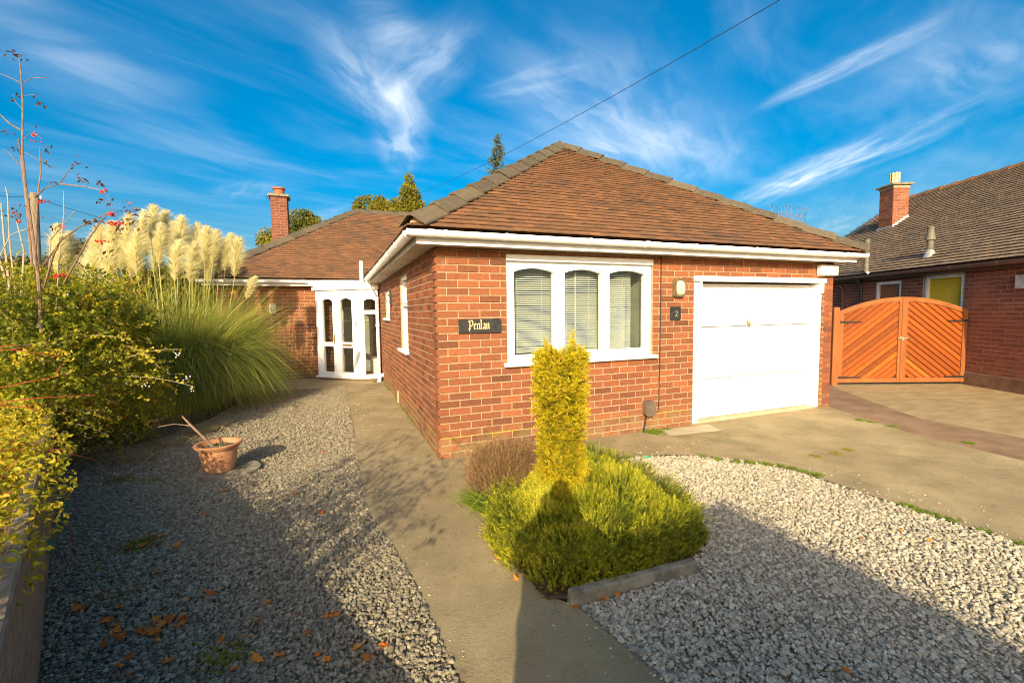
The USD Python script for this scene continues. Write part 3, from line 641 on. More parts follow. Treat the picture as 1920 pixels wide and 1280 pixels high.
mb.tube([(-GO, 5.66, GZ-.05), (-GO, 5.66, GZ-.11), (-GO+.03, 5.65, GZ-.15), (dx-.04, 5.62, GZ-.40), (dx, 5.62, GZ-.45), (dx, 5.62, .12), (dx, 5.60, .07), (dx, 5.52, .035)], .034, 12)
dp = house.part('downpipe', mb, 'white_upvc', smooth=40)
for z in (GZ-.43, 1.2, .14):
    mb = MB(); mb.tube([(dx, 5.62, z-.03), (dx, 5.62, z+.03)], .042, 12); house.part('pipe_clip', mb, 'white_upvc', dp, smooth=40)
mb = MB(); mb.tube([(.02, 5.47, .14), (dx, 5.47, .13), (dx-.01, 5.44, .10), (dx-.02, 5.42, .0)], .04, 12); house.part('waste_pipe', mb, 'white_upvc', smooth=40)
mb = MB(); mb.tube([(-.33, 6.28, 2.15), (-.33, 6.28, 2.62)], .042, 14); mb.tube([(-.33, 6.28, 2.15), (-.33, 6.28, 2.20)], .055, 14); house.part('vent_pipe', mb, 'white_upvc', smooth=40)

# ------------------------------------------------------------------ windows of the house
SHEEN = 'pane'


def window(thing, F, s0, s1, z0, z1, panes, d=-.02, name='window', frame_w=.055, sill=True, mat_='white_upvc', dep=.07, glazed=True):
    """panes: (s0, s1, z0, spring, rise); the first polygon is the whole frame with the panes cut out"""
    p = sbox(s0, z0, s1, z1); ar = [arch(*q) if q[4] > 0 else sbox(q[0], q[2], q[1], q[3]) for q in panes]
    fr = p
    for a in ar: fr = fr.difference(a)
    mb = MB(); F.ext(mb, fr, d-dep, d-.014); w = thing.part(name, mb, mat_)
    for q, a in zip(panes, ar):
        m1 = MB(); F.ext(m1, a.buffer(.028, join_style=2).intersection(p.buffer(-.012)).difference(a.buffer(-.002)), d-.013, d); thing.part('sash', m1, mat_, w)
        if glazed: m2 = MB(); F.ext(m2, a.buffer(.006), d-.045, d-.040); thing.part('pane', m2, SHEEN, w)
    if sill:
        m3_ = MB(); F.box(m3_, s0-.045, s1+.055, z0-.045, z0-.002, -.06, .055, .006); thing.part('sill', m3_, mat_, w)
    return w


fw_ = window(house, HF, .748, 2.597, .930, 2.045, [(.832, 1.298, 1.000, 1.876, .040), (1.432, 1.900, 1.010, 1.876, .040), (2.005, 2.500, 1.010, 1.876, .040)])
mb = MB(); HF.box(mb, .74, 2.60, 1.985, 2.048, -.018, .012, .004); house.part('head_board', mb, 'white_paint', fw_)
mb = MB(); HF.box(mb, 2.42, 2.47, 1.93, 1.945, .0, .012, .003); house.part('vent', mb, 'white_upvc', fw_)
sw = window(house, HS, 1.842, 2.518, .935, 1.998, [(1.92, 2.44, 1.62, 1.93, 0), (1.92, 2.44, 1.01, 1.55, 0)])
sw2 = window(house, HS, 3.99, 4.61, 1.365, 1.878, [(4.06, 4.54, 1.43, 1.81, 0)])
# the room behind the front window, and dark rooms behind the side windows
mb = MB(); mb.box(.62, 2.75, 2.6, 2.62, .0, 2.3); mb.box(.60, .62, .17, 2.6, 0, 2.3); mb.box(2.75, 2.77, .17, 2.6, 0, 2.3); mb.box(.6, 2.77, .165, 2.6, .2, .22); mb.box(.6, 2.77, .165, 2.6, 2.09, 2.1)
house.part('room', mb, 'room')
mb = MB(); mb.box(2.545, 2.56, .115, .42, .95, 2.05); house.part('window_reveal', mb, 'door_green')
mb = MB(); mb.box(.40, .42, 1.7, 2.7, .6, 2.1); mb.box(.40, .42, 3.9, 4.7, .9, 2.1); mb.box(.17, .4, 1.66, 1.68, .5, 2.1); mb.box(.17, .4, 2.70, 2.72, .5, 2.1)
house.part('room', mb, 'room')
labels = ['white slatted venetian blind in the left pane of the front window', 'white slatted venetian blind in the middle pane of the front window', 'white slatted venetian blind in the right pane beside the pale curtain']
for i, (a, b) in enumerate(((.80, 1.33), (1.40, 1.93), (1.975, 2.40))):
    t = Thing('venetian_blind', labels[i], 'blind', (a, .16, 1.0))
    mb = MB(); mb.box(a, b, .145, .185, 1.955, 1.985, .003); t.part('head_rail', mb, 'pvc_blind')
    for k in range(40):
        z = 1.015+k*.0235; v = np.array([[a, .151, z-.006], [b, .151, z-.006], [b, .161, z+.002], [a, .161, z+.002], [a, .173, z+.006], [b, .173, z+.006]]) + [0, 0, R.uniform(-.0015, .0015)]
        v = np.vstack([v, v-[0, 0, .0008]]); t.part('slat', MB().add(v, [[0, 1, 2, 3], [3, 2, 5, 4], [6, 9, 8, 7], [9, 10, 11, 8], [0, 6, 7, 1], [4, 5, 11, 10], [0, 3, 9, 6], [3, 4, 10, 9], [1, 7, 8, 2], [2, 8, 11, 5]]), 'pvc_blind')
    for x in (a+.12, b-.12): t.part('cord', MB().tube([(x, .146, 1.0), (x, .146, 1.96)], .0018, 4), 'pvc_blind')
    if i == 1: t.part('wand', MB().tube([(a+.23, .140, 1.1), (a+.23, .140, 1.94)], .005, 6), 'pvc_blind')


def curtain(a, b, z0, z1, y, label, lean=0.0):
    xs = np.linspace(a, b, 60); yy = y+.025*np.sin(np.linspace(0, 9*PI, 60))+.008*np.sin(np.linspace(0, 23, 60))
    top = np.c_[xs, yy, np.full(60, z1)]; bot = np.c_[a+(xs-a)*(1+lean)-lean*(b-a), yy*1.0+.01, np.full(60, z0)]
    v = np.vstack([bot, top]); f = [[i, i+1, 61+i, 60+i] for i in range(59)]
    single('curtain', MB().add(v, f), 'curtain', label, 'curtain', smooth=True, loc=(a, y, z0))


curtain(2.06, 2.40, .95, 1.74, .27, 'pale gathered curtain behind the blind in the right pane', .25)
curtain(.80, .93, .95, 1.90, .30, 'narrow pale curtain at the left edge of the front window', .4)

# ------------------------------------------------------------------ garage door
def bxr(F, q):
    mb = MB(); F.box(mb, *q, .008); return mb
gd = -.105
mb = MB(); HF.box(mb, 3.22, 5.62, 1.802, 1.868, -.02, .045, .006); gf = house.part('garage_head', mb, 'white_paint')
mb = MB(); HF.box(mb, 3.236, 3.325, .02, 1.80, -.15, .006, .004); house.part('garage_jamb', mb, 'white_paint')
mb = MB(); HF.box(mb, 5.495, 5.562, .02, 1.80, -.15, .010, .004); house.part('garage_jamb', mb, 'white_paint')
for q_ in ((5.50, 5.575, 1.66, 1.80, .011, .04), (3.30, 3.345, 1.70, 1.80, .007, .03)): house.part('corner_bracket', bxr(HF, q_), 'white_paint')
door = MB(); zs = [.035, .545, 1.225, 1.79]
gdoor = None
panels = []
for i in range(3):
    mb = MB(); HF.box(mb, 3.33, 5.492, zs[i]+.005, zs[i+1]-.005, gd-.03, gd, .004)
    if gdoor is None: gdoor = house.part('garage_door', mb, 'white_paint')
    else: house.part('door_section', mb, 'white_paint', gdoor)
    for c in range(3):
        a = 3.41+c*.70; m2 = MB()
        HF.ext(m2, sbox(a, zs[i]+.075, a+.58, zs[i+1]-.075).difference(sbox(a+.022, zs[i]+.097, a+.558, zs[i+1]-.097)), gd+.0005, gd+.010)
        house.part('door_panel', m2, 'white_paint', gdoor)
mb = MB(); HF.box(mb, 4.235, 4.262, 1.20, 1.315, gd, gd+.012, .005); HF.tube(mb, [(4.248, 1.275, gd+.012), (4.248, 1.275, gd+.05)], .012, 8); HF.tube(mb, [(4.225, 1.295, gd+.05), (4.285, 1.225, gd+.05)], .011, 8); HF.tube(mb, [(4.30, 1.25, gd), (4.30, 1.25, gd+.012)], .014, 10)
house.part('handle', mb, 'number_metal', gdoor)
mb = MB(); HF.box(mb, 3.24, 5.56, -.05, .034, -.16, -.02, .006); house.part('threshold', mb, 'pale_concrete')
mb = MB(); HF.box(mb, 3.3, 5.56, 0, 1.9, -.60, -.58); house.part('garage_back', mb, 'room')

# ------------------------------------------------------------------ things fixed to the front wall
AT = Thing('alarm_box', 'plain white alarm box at the top right corner above the garage', 'alarm box', HF.w([5.44, 1.91, 0])[0])
mb = MB(); HF.box(mb, 5.445, 5.80, 1.912, 2.055, .0, .085, .012); AT.part('cover', mb, 'white_upvc')
mb = MB(); HF.box(mb, 5.46, 5.785, 1.902, 1.913, .0, .05, .002); AT.part('back_plate', mb, 'white_upvc')


def bulkhead(F, s0, s1, z0, z1, label, body='lamp_body'):
    t = Thing('wall_lamp', label, 'lamp', F.w([(s0+s1)/2, z0, 0])[0]); w, h = s1-s0, z1-z0
    mb = MB(); F.ext(mb, sbox(s0, z0, s1, z1).buffer(-.03).buffer(.03), .0, .035); b = t.part('lamp_base', mb, body)
    m = trimesh.creation.icosphere(3, 1); v = np.array(m.vertices); v = np.sign(v)*np.abs(v)**.7; v[:, 2] = np.maximum(v[:, 2], -.05)
    mb = MB(); mb.add(F.w(v*[w*.40, h*.40, .055]+[(s0+s1)/2, (z0+z1)/2, .034]), m.faces); t.part('lamp_glass', mb, 'lamp_frost', smooth=60)
    mb = MB(); F.ext(mb, sbox(s0+.006, z0+.006, s1-.006, z1-.006).buffer(-.03).buffer(.03).difference(sbox(s0+.028, z0+.03, s1-.028, z1-.03).buffer(-.02).buffer(.02)), .035, .055)
    t.part('lamp_rim', mb, body)
    return t


mat('lamp_frost', [(0, (.50, .46, .32)), (1, (.62, .58, .44))], 0.12, 8, 3, spec=0.8, coat=0.6)
mat('lamp_white', [(0, (.50, .50, .44)), (1, (.66, .66, .60))], 0.5, 8, 3)
bulkhead(HF, 2.892, 3.050, 1.605, 1.830, 'bronze bulkhead wall lamp between the front window and the garage')
bulkhead(HW, -2.232, -2.105, 1.484, 1.685, 'small pale wall lamp on the brick wall left of the porch', 'lamp_white')

NP = Thing('number_plaque', 'black square house number plaque under the bronze wall lamp', 'plaque', HF.w([2.86, 1.33, 0])[0])
mb = MB(); HF.ext(mb, sbox(2.860, 1.330, 3.016, 1.492).buffer(-.008).buffer(.008), 0, .012); NP.part('plate', mb, 'slate_plaque')
tm = meshkit.text_mesh('2', .062, .003); v = np.array(tm.vertices); v = v-[v[:, 0].mean(), 0, 0]
NP.part('numeral', MB().add(HF.w(np.c_[v[:, 0]+2.952, v[:, 1]+1.378, v[:, 2]+.0121]), tm.faces), 'number_metal')

# the name board, its lettering drawn with a broad nib
PQ = Thing('name_plaque', 'dark slate name board reading Penlan in gold blackletter', 'plaque', HF.w([.22, 1.25, 0])[0])
mb = MB(); HF.ext(mb, Polygon([(.222, 1.252), (.668, 1.247), (.672, 1.372), (.655, 1.392), (.226, 1.388)]), 0, .022); PQ.part('plate', mb, 'slate_plaque')
G_ = {'P': [[(.22, 1.45), (.22, .10), (.08, -.30)], [(-.10, 1.30), (.06, 1.52), (.22, 1.40)], [(.36, 1.38), (.62, 1.56), (.84, 1.38), (.84, .72), (.62, .52), (.36, .66)], [(-.02, .10), (.10, .0), (.34, .10)]],
      'e': [[(.12, .84), (.12, .18), (.32, .02), (.56, .2)], [(.12, .84), (.36, 1.0), (.54, .82), (.14, .46)]],
      'n': [[(.0, .92), (.12, .84), (.12, .12), (.24, .02)], [(.12, .80), (.42, 1.0), (.56, .84), (.56, .14), (.70, .02)]],
      'l': [[(.0, 1.62), (.12, 1.52), (.12, .14), (.28, .02)]],
      'a': [[(.12, .82), (.36, 1.0), (.52, .84), (.52, .16), (.66, .02)], [(.52, .56), (.14, .36), (.14, .16), (.30, .02), (.52, .20)]]}
adv = {'P': 1.02, 'e': .70, 'n': .80, 'l': .42, 'a': .78}
xh = .058; x = .325; nib = np.array([.075, .068])
from shapely.geometry import MultiPoint
from shapely import union_all
for ch in 'Penlan':
    polys = []
    for st in G_[ch]:
        for p, q in zip(st[:-1], st[1:]):
            p, q = np.array(p), np.array(q); th = np.array([.012, -.014])
            polys.append(MultiPoint([p+nib+th, p-nib+th, p+nib-th, p-nib-th, q+nib+th, q-nib+th, q+nib-th, q-nib-th]).convex_hull)
    g = affinity.affine_transform(union_all(polys), [xh*.85, 0, 0, xh, x, 1.288])
    mb = MB(); HF.ext(mb, g, .0221, .0245); PQ.part('letter', mb, 'gilt'); x += adv[ch]*xh*.85
mb = MB()
c = Thing('meter_cover', 'small rounded brown cover on the wall low beside the garage', 'cover', HF.w([2.53, .19, 0])[0])
HF.ext(mb, sbox(2.462, .195, 2.602, .378).buffer(-.04).buffer(.04), 0, .075); c.part('cover', mb, 'grey_cover')
c.part('pipe', HF.tube(MB(), [(2.50, .20, .03), (2.47, .05, .03), (2.46, -.02, .03)], .008, 6), 'cable')
mb = MB(); HF.tube(mb, [(2.716, 2.08, .008), (2.716, 1.95, .006), (2.713, 1.2, .006), (2.70, .30, .006), (2.69, .22, .008), (2.60, .215, .02)], .006, 6)
single('wall_cable', mb, 'cable', 'thin black cable running down the brick wall right of the window', 'cable', loc=(2.716, -.006, .2))
# the bracket on the side wall
BR = Thing('hanging_bracket', 'small dark iron bracket on the side wall near the porch', 'bracket', HS.w([3.62, 1.6, 0])[0])
mb = MB(); HS.tube(mb, [(3.62, 1.55, .012), (3.62, 1.86, .012)], .010, 6); HS.tube(mb, [(3.62, 1.84, .012), (3.62, 1.84, .17)], .008, 6); BR.part('arm', mb, 'iron')
mb = MB(); HS.tube(mb, [(3.62, 1.62, .012), (3.62, 1.66, .08), (3.62, 1.76, .12), (3.62, 1.83, .15)], .006, 6); HS.tube(mb, [(3.62, 1.78, .03), (3.62, 1.74, .07), (3.62, 1.79, .10), (3.62, 1.81, .06)], .005, 6); BR.part('scroll', mb, 'iron')
mb = MB()
HS.box(mb, 3.0, 3.08, .0, .19, .0, .02, .004)
single('air_brick', mb, 'pale_concrete', 'pale upright air brick low in the side wall by the path', 'air brick', loc=(0, 3.0, .0))

# ------------------------------------------------------------------ chimney of the house (a part of it)
def chimney(thing, F4, z0, z1, bricks_mat, mortar_mat, cap_z, pot):
    """F4: four (frame, width) faces of the stack"""
    pass


def stack(thing, cx, cy, wx, wy, z0, z1, ax, ay, bm, mm, parent=None, name='chimney'):
    ax, ay = np.array([*ax, 0.]), np.array([*ay, 0.]); c = np.array([cx, cy, 0.])
    def bx(mb, a, b, za, zb, ch=0.0):
        v, f = cbox(-a/2, a/2, -b/2, b/2, za, zb, ch); mb.add(c+v[:, :1]*ax+v[:, 1:2]*ay+v[:, 2:]*np.array([0, 0, 1.]), f)
    mb = MB(); bx(mb, wx-.012, wy-.012, z0, z1); ch = thing.part(name, mb, mm, parent)
    mb = MB()
    for (e, n, w, o) in ((ax, -ay, wx, wy), (ay, ax, wy, wx), (-ax, ay, wx, wy), (-ay, -ax, wy, wx)):
        F = Frame(c-e*w/2+n*o/2, e, n)
        for r, k in brick_list(0, w, z0, z1, [], j0=z1): brick_geo(mb, F, *r, brick_tone(), .03)
    return ch, mb, bx


ch, mb, bx = stack(house, -2.29, 10.35, .43, .45, 2.4, 4.80, (1, 0), (0, 1), 'old_brick', 'old_mortar')
house.part('more_bricks', mb, 'old_brick', ch, kind='stuff')
mb = MB(); bx(mb, .54, .56, 4.80, 4.87, .01); house.part('cap', mb, 'kerb_concrete', ch)
mb = MB(); mb.add(*lathe([(.0, 4.87), (.145, 4.87), (.137, 5.0), (.13, 5.03), (.165, 5.04), (.165, 5.09), (.12, 5.10), (.11, 4.95), (0, 4.95)], 24, (-2.29, 10.35, 0))); house.part('pot', mb, 'terracotta_pot', ch, smooth=40)
house.part('bracket', MB().tube([(-2.49, 10.12, 4.7), (-2.56, 10.06, 4.72), (-2.60, 10.02, 4.74)], .01, 5), 'iron', ch)

# ------------------------------------------------------------------ porch
PO = Thing('porch', 'white glazed porch with two arched door panels in the corner of the bungalow', 'porch', (-.6, 6.0, 0))
PA, PB, PC = np.array([-1.315, 6.52, 0]), np.array([-.40, 5.74, 0]), np.array([-.045, 5.74, 0])
dA = (PB-PA)/np.linalg.norm(PB-PA); FA = Frame(PA, dA, (dA[1], -dA[0], 0)); LA = np.linalg.norm(PB-PA); FB = Frame(PB, (1, 0, 0), (0, -1, 0)); LB = .355
mb = MB()
for F, Ln in ((FA, LA), (FB, LB)): F.box(mb, -.0, Ln, -.1, .035, -.12, -.02)
pl = PO.part('plinth', mb, 'mortar')
for F, Ln in ((FA, LA), (FB, LB)):
    x = 0
    while x < Ln:
        b1 = MB(); brick_geo(b1, F, x, min(x+.225, Ln), -.045, .03, brick_tone(), .03); b1.v = [v-F.n*.018 for v in b1.v]
        if b1.n: PO.part('brick', b1, 'brick', pl)
        x += .225
mb = MB()
FA.box(mb, -.04, LA+.02, .035, .085, -.12, .03, .006); FB.box(mb, 0.005, LB+.02, .035, .084, -.12, .029, .006); PO.part('sill', mb, 'white_upvc')
q = LA/1.20
dl = [(.175*q, .455*q, .83, 1.735, .05), (.175*q, .455*q, .17, .735, 0)]; dr = [(.655*q, .965*q, .83, 1.735, .05), (.655*q, .965*q, .17, .715, 0)]
def leaf(F, s0, s1, panes, name):
    p = sbox(s0, .087, s1, 1.965); ar = [arch(*a) if a[4] else sbox(a[0], a[2], a[1], a[3]) for a in panes]; fr = p
    for a in ar: fr = fr.difference(a)
    mb = MB(); F.ext(mb, fr, -.07, -.012); w = PO.part(name, mb, 'white_upvc')
    for a in ar:
        m1 = MB(); F.ext(m1, a.buffer(.022, join_style=2).difference(a.buffer(-.001)), -.0119, .0); PO.part('bead', m1, 'white_upvc', w)
        m2 = MB(); F.ext(m2, a.buffer(.004), -.045, -.040); PO.part('pane', m2, 'pane', w)
    return w
leaf(FA, .0, .06*q, [], 'post')
lw = leaf(FA, .064*q, .555*q, dl, 'door')
rw = leaf(FA, .559*q, 1.135*q, dr, 'fixed_light')
leaf(FA, 1.139*q, LA-.001, [], 'post')
bw = leaf(FB, .004, LB, [(.06, LB-.05, 1.52, 1.72, .045), (.06, LB-.05, .13, 1.44, 0)], 'side_light')
mb = MB(); FA.box(mb, .470*q, .500*q, .80, 1.0, -.012, .006, .004); FA.tube(mb, [(.485*q, .93, .006), (.485*q, .93, .05), (.37*q, .935, .052)], .009, 8); PO.part('handle', mb, 'brass', lw)
mb = MB(); FA.box(mb, .685*q, .935*q, .748, .795, -.011, .006, .004); PO.part('letter_slot', mb, 'brass', rw)
tm = meshkit.text_mesh('2', .085, .003, True); v = np.array(tm.vertices); v = v-[v[:, 0].mean(), 0, 0]
PO.part('numeral', MB().add(FA.w(np.c_[v[:, 0]+1.06*q, v[:, 1]+1.17, v[:, 2]-.0115]), tm.faces), 'black_mark', rw)
mb = MB(); FA.box(mb, -.06, LA+.02, 1.97, 2.085, -.10, .04, .006); FB.box(mb, .012, LB+.02, 1.971, 2.084, -.10, .039, .006); PO.part('fascia', mb, 'white_paint')
mb = MB(); mb.add(*(lambda m: (m.vertices+[0, 0, 2.086], m.faces))(trimesh.creation.extrude_polygon(Polygon([(-1.36, 6.64), (-1.36, 6.50), (-.42, 5.69), (-.02, 5.69), (-.02, 6.64)]), .02, engine='earcut'))); PO.part('porch_roof', mb, 'white_paint')
mb = MB(); mb.add(*(lambda m: (m.vertices+[0, 0, .0], m.faces))(trimesh.creation.extrude_polygon(Polygon([(-1.28, 6.63), (-1.28, 6.56), (-.40, 5.84), (-.05, 5.84), (-.05, 6.63)]), .10, engine='earcut'))); PO.part('floor', mb, 'terracotta_pot')
mb = MB(); mb.box(-.165, -.045, 5.86, 6.63, .10, .45); PO.part('inner_sill', mb, 'white_paint')
ID = Thing('inner_door', 'pale green glazed inner front door seen through the porch glass', 'door', (-.54, 6.66, .05))
pn = [(-.90, -.60, 1.0, 1.85), (-.48, -.18, 1.0, 1.85)]; fr = sbox(-.975, .06, -.105, 2.015)
for a in pn: fr = fr.difference(sbox(a[0], a[2], a[1], a[3]))
mb = MB(); HW.ext(mb, fr, -.07, -.02); idp = ID.part('door_leaf', mb, 'door_green')
for a in pn:
    m2 = MB(); HW.ext(m2, sbox(a[0], a[2], a[1], a[3]), -.06, -.055); ID.part('pane', m2, 'door_green', idp)
    m2 = MB(); HW.box(m2, (a[0]+a[1])/2-.01, (a[0]+a[1])/2+.01, a[2], a[3], -.054, -.02); HW.box(m2, a[0], a[1], 1.28, 1.30, -.054, -.0205); HW.box(m2, a[0], a[1], 1.56, 1.58, -.054, -.0205); ID.part('glazing_bar', m2, 'white_paint', idp)
mb = MB(); HW.box(mb, -.66, -.42, .70, .75, -.019, -.005, .004); ID.part('letter_slot', mb, 'brass', idp)

# ------------------------------------------------------------------ the neighbour's house
NE, NN, NO = np.array([.4131, .9107, 0]), np.array([-.9107, .4131, 0]), np.array([9.86, .094, 0])
NF = Frame(NO, NE, NN)
nb = Thing('neighbouring_house', 'darker brick house on the right behind the wooden gates with a long brown tiled roof', 'house', NO)
nh = [(.235, 1.115, 1.02, 2.085), (1.66, 2.37, -.1, 2.02)]
mb = MB(); backing(mb, NF, -6.2, 6.15, -.1, 2.30, nh); nwall = nb.part('wall', mb, 'old_mortar')
mb = MB(); cand = [r for r, k in brick_list(-6.15, 6.15, .24, 2.2, nh, j0=2.02)]
cand.sort(key=lambda r: -px_size(NF, r) if (-1.2 < r[0] < 6 and not (r[3] < 1.25 and r[0] > 0.2)) else 0); n_i = 0
for r in cand:
    if n_i < 300 and -1.2 < r[0]:
        b1 = MB(); brick_geo(b1, NF, *r, brick_tone(), .03)
        if b1.n: v, f, tt = b1.arrays(); put(numbered(nwall, 'brick'), (v-nb.loc, f, tt), 'old_brick'); n_i += 1
    else: brick_geo(mb, NF, *r, brick_tone(), .03)
nb.part('more_bricks', mb, 'old_brick', nwall, kind='stuff')
mb = MB(); NF.box(mb, -6.2, 6.15, -.1, .235, .0, .022, .008); nb.part('rendered_base', mb, 'plinth')
mat('plinth', [(0, (.10, .055, .035)), (.5, (.15, .085, .052)), (1, (.20, .12, .075))], 0.9, 4, 8, bump=.5, bscale=60, extra=speck((.24, .18, .10), 3, .58, .75, .5))
mb = MB(); NF.box(mb, -6.2, 6.15, -.1, 2.3, -7.2, -7.05); NF.box(mb, 6.0, 6.15, -.1, 2.3, -7.04, -.17); NF.ext(mb, sbox(-6.2, 2.2, -6.05, 2.3), -7.04, -.17)
v, f = MB().add(NF.w([[6.15, 2.3, -.0], [6.15, 2.3, -7.2], [6.15, 4.82, -3.6]]), [[0, 1, 2]]).arrays()[:2]; mb.add(v, f); nb.part('rear_wall', mb, 'old_brick')
NOV = .11; nze = 2.24
eaveN = NO+NN*NOV
ZA = np.array([0, 0, 1.])
nT = (3.6+NOV)/cs
nu = -NN*cs+ZA*sn; nn_ = NN*sn+ZA*cs
nt = roof_plane(eaveN-NE*6.3+ZA*nze, NE, nu, nn_, [], .0, 12.55, nT, g=.115, w=.20, th=.016)
mb = MB(); a, b = eaveN-NE*6.3, eaveN+NE*6.25
back = -NN*2*(3.6+NOV)
rz_ = nze+(3.6+NOV)*TP
mb.add([a+ZA*(nze-.012), b+ZA*(nze-.012), b-NN*(3.6+NOV)+ZA*(rz_-.012), a-NN*(3.6+NOV)+ZA*(rz_-.012), b+back+ZA*(nze-.012), a+back+ZA*(nze-.012)], [[0, 1, 2, 3], [3, 2, 4, 5]])
nroof = nb.part('roof', mb, 'grey_tile')
nt.sort(key=lambda t: np.linalg.norm(t[2]-CAM) if (t[2]-CAM)@fw > 3 else 99)
more = MB(); n_t = 0
for v, f, c in nt:
    q = (c-CAM); w_ = q@fw; u_ = 960+FPX*(q@r2)/w_
    if w_ > 0 and u_ < 1930 and n_t < 300: v = v-nb.loc; put(numbered(nroof, 'roof_tile'), (v, f, np.full(len(v), tile_tone(c))), 'grey_tile'); n_t += 1
    else: more.add(v, f, tile_tone(c))
nb.part('more_tiles', more, 'grey_tile', nroof, kind='stuff')
rl = -NN*(3.6+NOV)+ZA*rz_
ridge_run(a+rl, b+rl, nn_, -NN*sn+ZA*cs, L=.45, r=.12, name='ridge_tile', mat_='ridge_brown', parent=nroof, thing=nb)
mat('ridge_brown', [(0, (.13, .07, .04)), (.5, (.22, .11, .05)), (1, (.32, .16, .07))], 0.85, 16, 6, (.3, .7), 0.6, 120, True, 0.6, 0.25, extra=speck((.4, .3, .15), 12, .55, .7, .5))
mb = MB(); NF.box(mb, -6.3, 6.2, 2.075, 2.22, NOV-.03, NOV-.008); nb.part('fascia_board', mb, 'brown_plastic')
mb = MB(); NF.box(mb, -6.3, 6.2, 2.072, 2.084, 0.0, NOV-.031); nb.part('soffit_board', mb, 'brown_plastic')
ng = nb.part('gutter', MB().add(*gutter(NF.w([-6.3, 2.20, NOV+.05])[0], NE, 12.5, NN, wid=.11, dep=.08)), 'brown_plastic', smooth=35)
for s in (-1.4, -.55, .30, 1.1, 1.95, 2.75, 3.4, 4.3):
    nb.part('gutter_bracket', MB().add(*gutter(NF.w([s, 2.204, NOV+.05])[0], NE, .05, NN, wid=.124, dep=.088)), 'brown_plastic', ng)
mb = MB(); mb.tube(NF.w([[2.74, 2.12, NOV+.05], [2.74, 2.02, NOV+.02], [2.74, 1.90, .07], [2.74, .05, .07]]), .038, 10); nb.part('downpipe', mb, 'dark_plastic', smooth=40)
mb = MB(); mb.tube(NF.w([[3.50, 1.98, .05], [3.42, 1.97, .08], [3.36, 1.90, .08], [3.36, .05, .08]]), .034, 10); nb.part('waste_pipe', mb, 'brown_plastic', smooth=40)
# window with a yellow blind
nw = window(nb, NF, .240, 1.110, 1.03, 2.080, [(.315, 1.035, 1.10, 2.00, 0)], d=-.03, sill=True, glazed=False)
mb = MB(); NF.box(mb, .30, 1.05, 1.08, 2.02, -.085, -.075); nb.part('blind', mb, 'yellow_blind', nw)
mb = MB(); NF.ext(mb, sbox(1.665, -.05, 2.365, 2.015).difference(sbox(1.725, -.06, 2.305, 1.955)), -.10, -.02); dfr = nb.part('door_frame', mb, 'white_paint')
mb = MB(); NF.box(mb, 1.726, 2.304, .0, 1.953, -.09, -.06); dlf = nb.part('door', mb, 'brown_door')
for k in range(8):
    mb = MB(); a_ = 1.732+k*.0715; NF.box(mb, a_, a_+.066, .05, 1.94, -.0595, -.050, .004); nb.part('board', mb, 'brown_door', dlf)
mb = MB(); NF.box(mb, -.98, -.70, 1.72, 1.95, .0, .07, .01); nb.part('meter_box', mb, 'grey_lead')
ncx = NO-NN*2.11+NE*4.71
ch, mb, bx = stack(nb, ncx[0], ncx[1], .42, .50, 3.2, 4.76, tuple(-NN[:2]), tuple(NE[:2]), 'chim_brick', 'old_mortar')
mat('chim_brick', [(0, (.15, .052, .032)), (.5, (.25, .085, .045)), (1, (.36, .14, .075))], 0.9, 30, 6, (.25, .75), 0.5, 160, True, 0.62, 0.25, extra=speck((.08, .05, .04), 5, .55, .75, .5))
nb.part('more_bricks', mb, 'chim_brick', ch, kind='stuff')
mb = MB(); bx(mb, .44, .52, 4.70, 4.759, .004); nb.part('cap_mortar', mb, 'pale_concrete', ch)
mb = MB(); bx(mb, .56, .64, 4.76, 4.82, .01); nb.part('cap', mb, 'kerb_concrete', ch)
mb = MB(); mb.add(*lathe([(0, 4.82), (.12, 4.82), (.12, 4.87), (.10, 4.89), (.105, 5.15), (.085, 5.15), (.08, 4.93), (0, 4.93)], 20, (ncx[0], ncx[1], 0)))
for k in range(10): g = k*2*PI/10; mb.tube([(ncx[0]+.106*math.cos(g), ncx[1]+.106*math.sin(g), 4.90), (ncx[0]+.11*math.cos(g), ncx[1]+.11*math.sin(g), 5.15)], .012, 5)
nb.part('pot', mb, 'buff_pot', ch, smooth=40)
# stepped lead flashing on the near side of the stack
for k in range(6):
    F = Frame(ncx-NE*.25-NN*-.21, -NN, -NE); mb = MB(); zz = nze+(2.11-.21+NOV)*TP+.02
    F.box(mb, k*.070, k*.070+.078, zz+k*.0475-.03, zz+k*.0475+.09, .002, .008); nb.part('flashing', mb, 'lead_white', ch)
F = Frame(ncx+NN*.21-NE*.25, NE, NN); mb = MB(); zz = nze+(2.11-.21+NOV)*TP
F.box(mb, -.04, .54, zz-.02, zz+.08, .0, .02); nb.part('flashing', mb, 'grey_lead', ch)
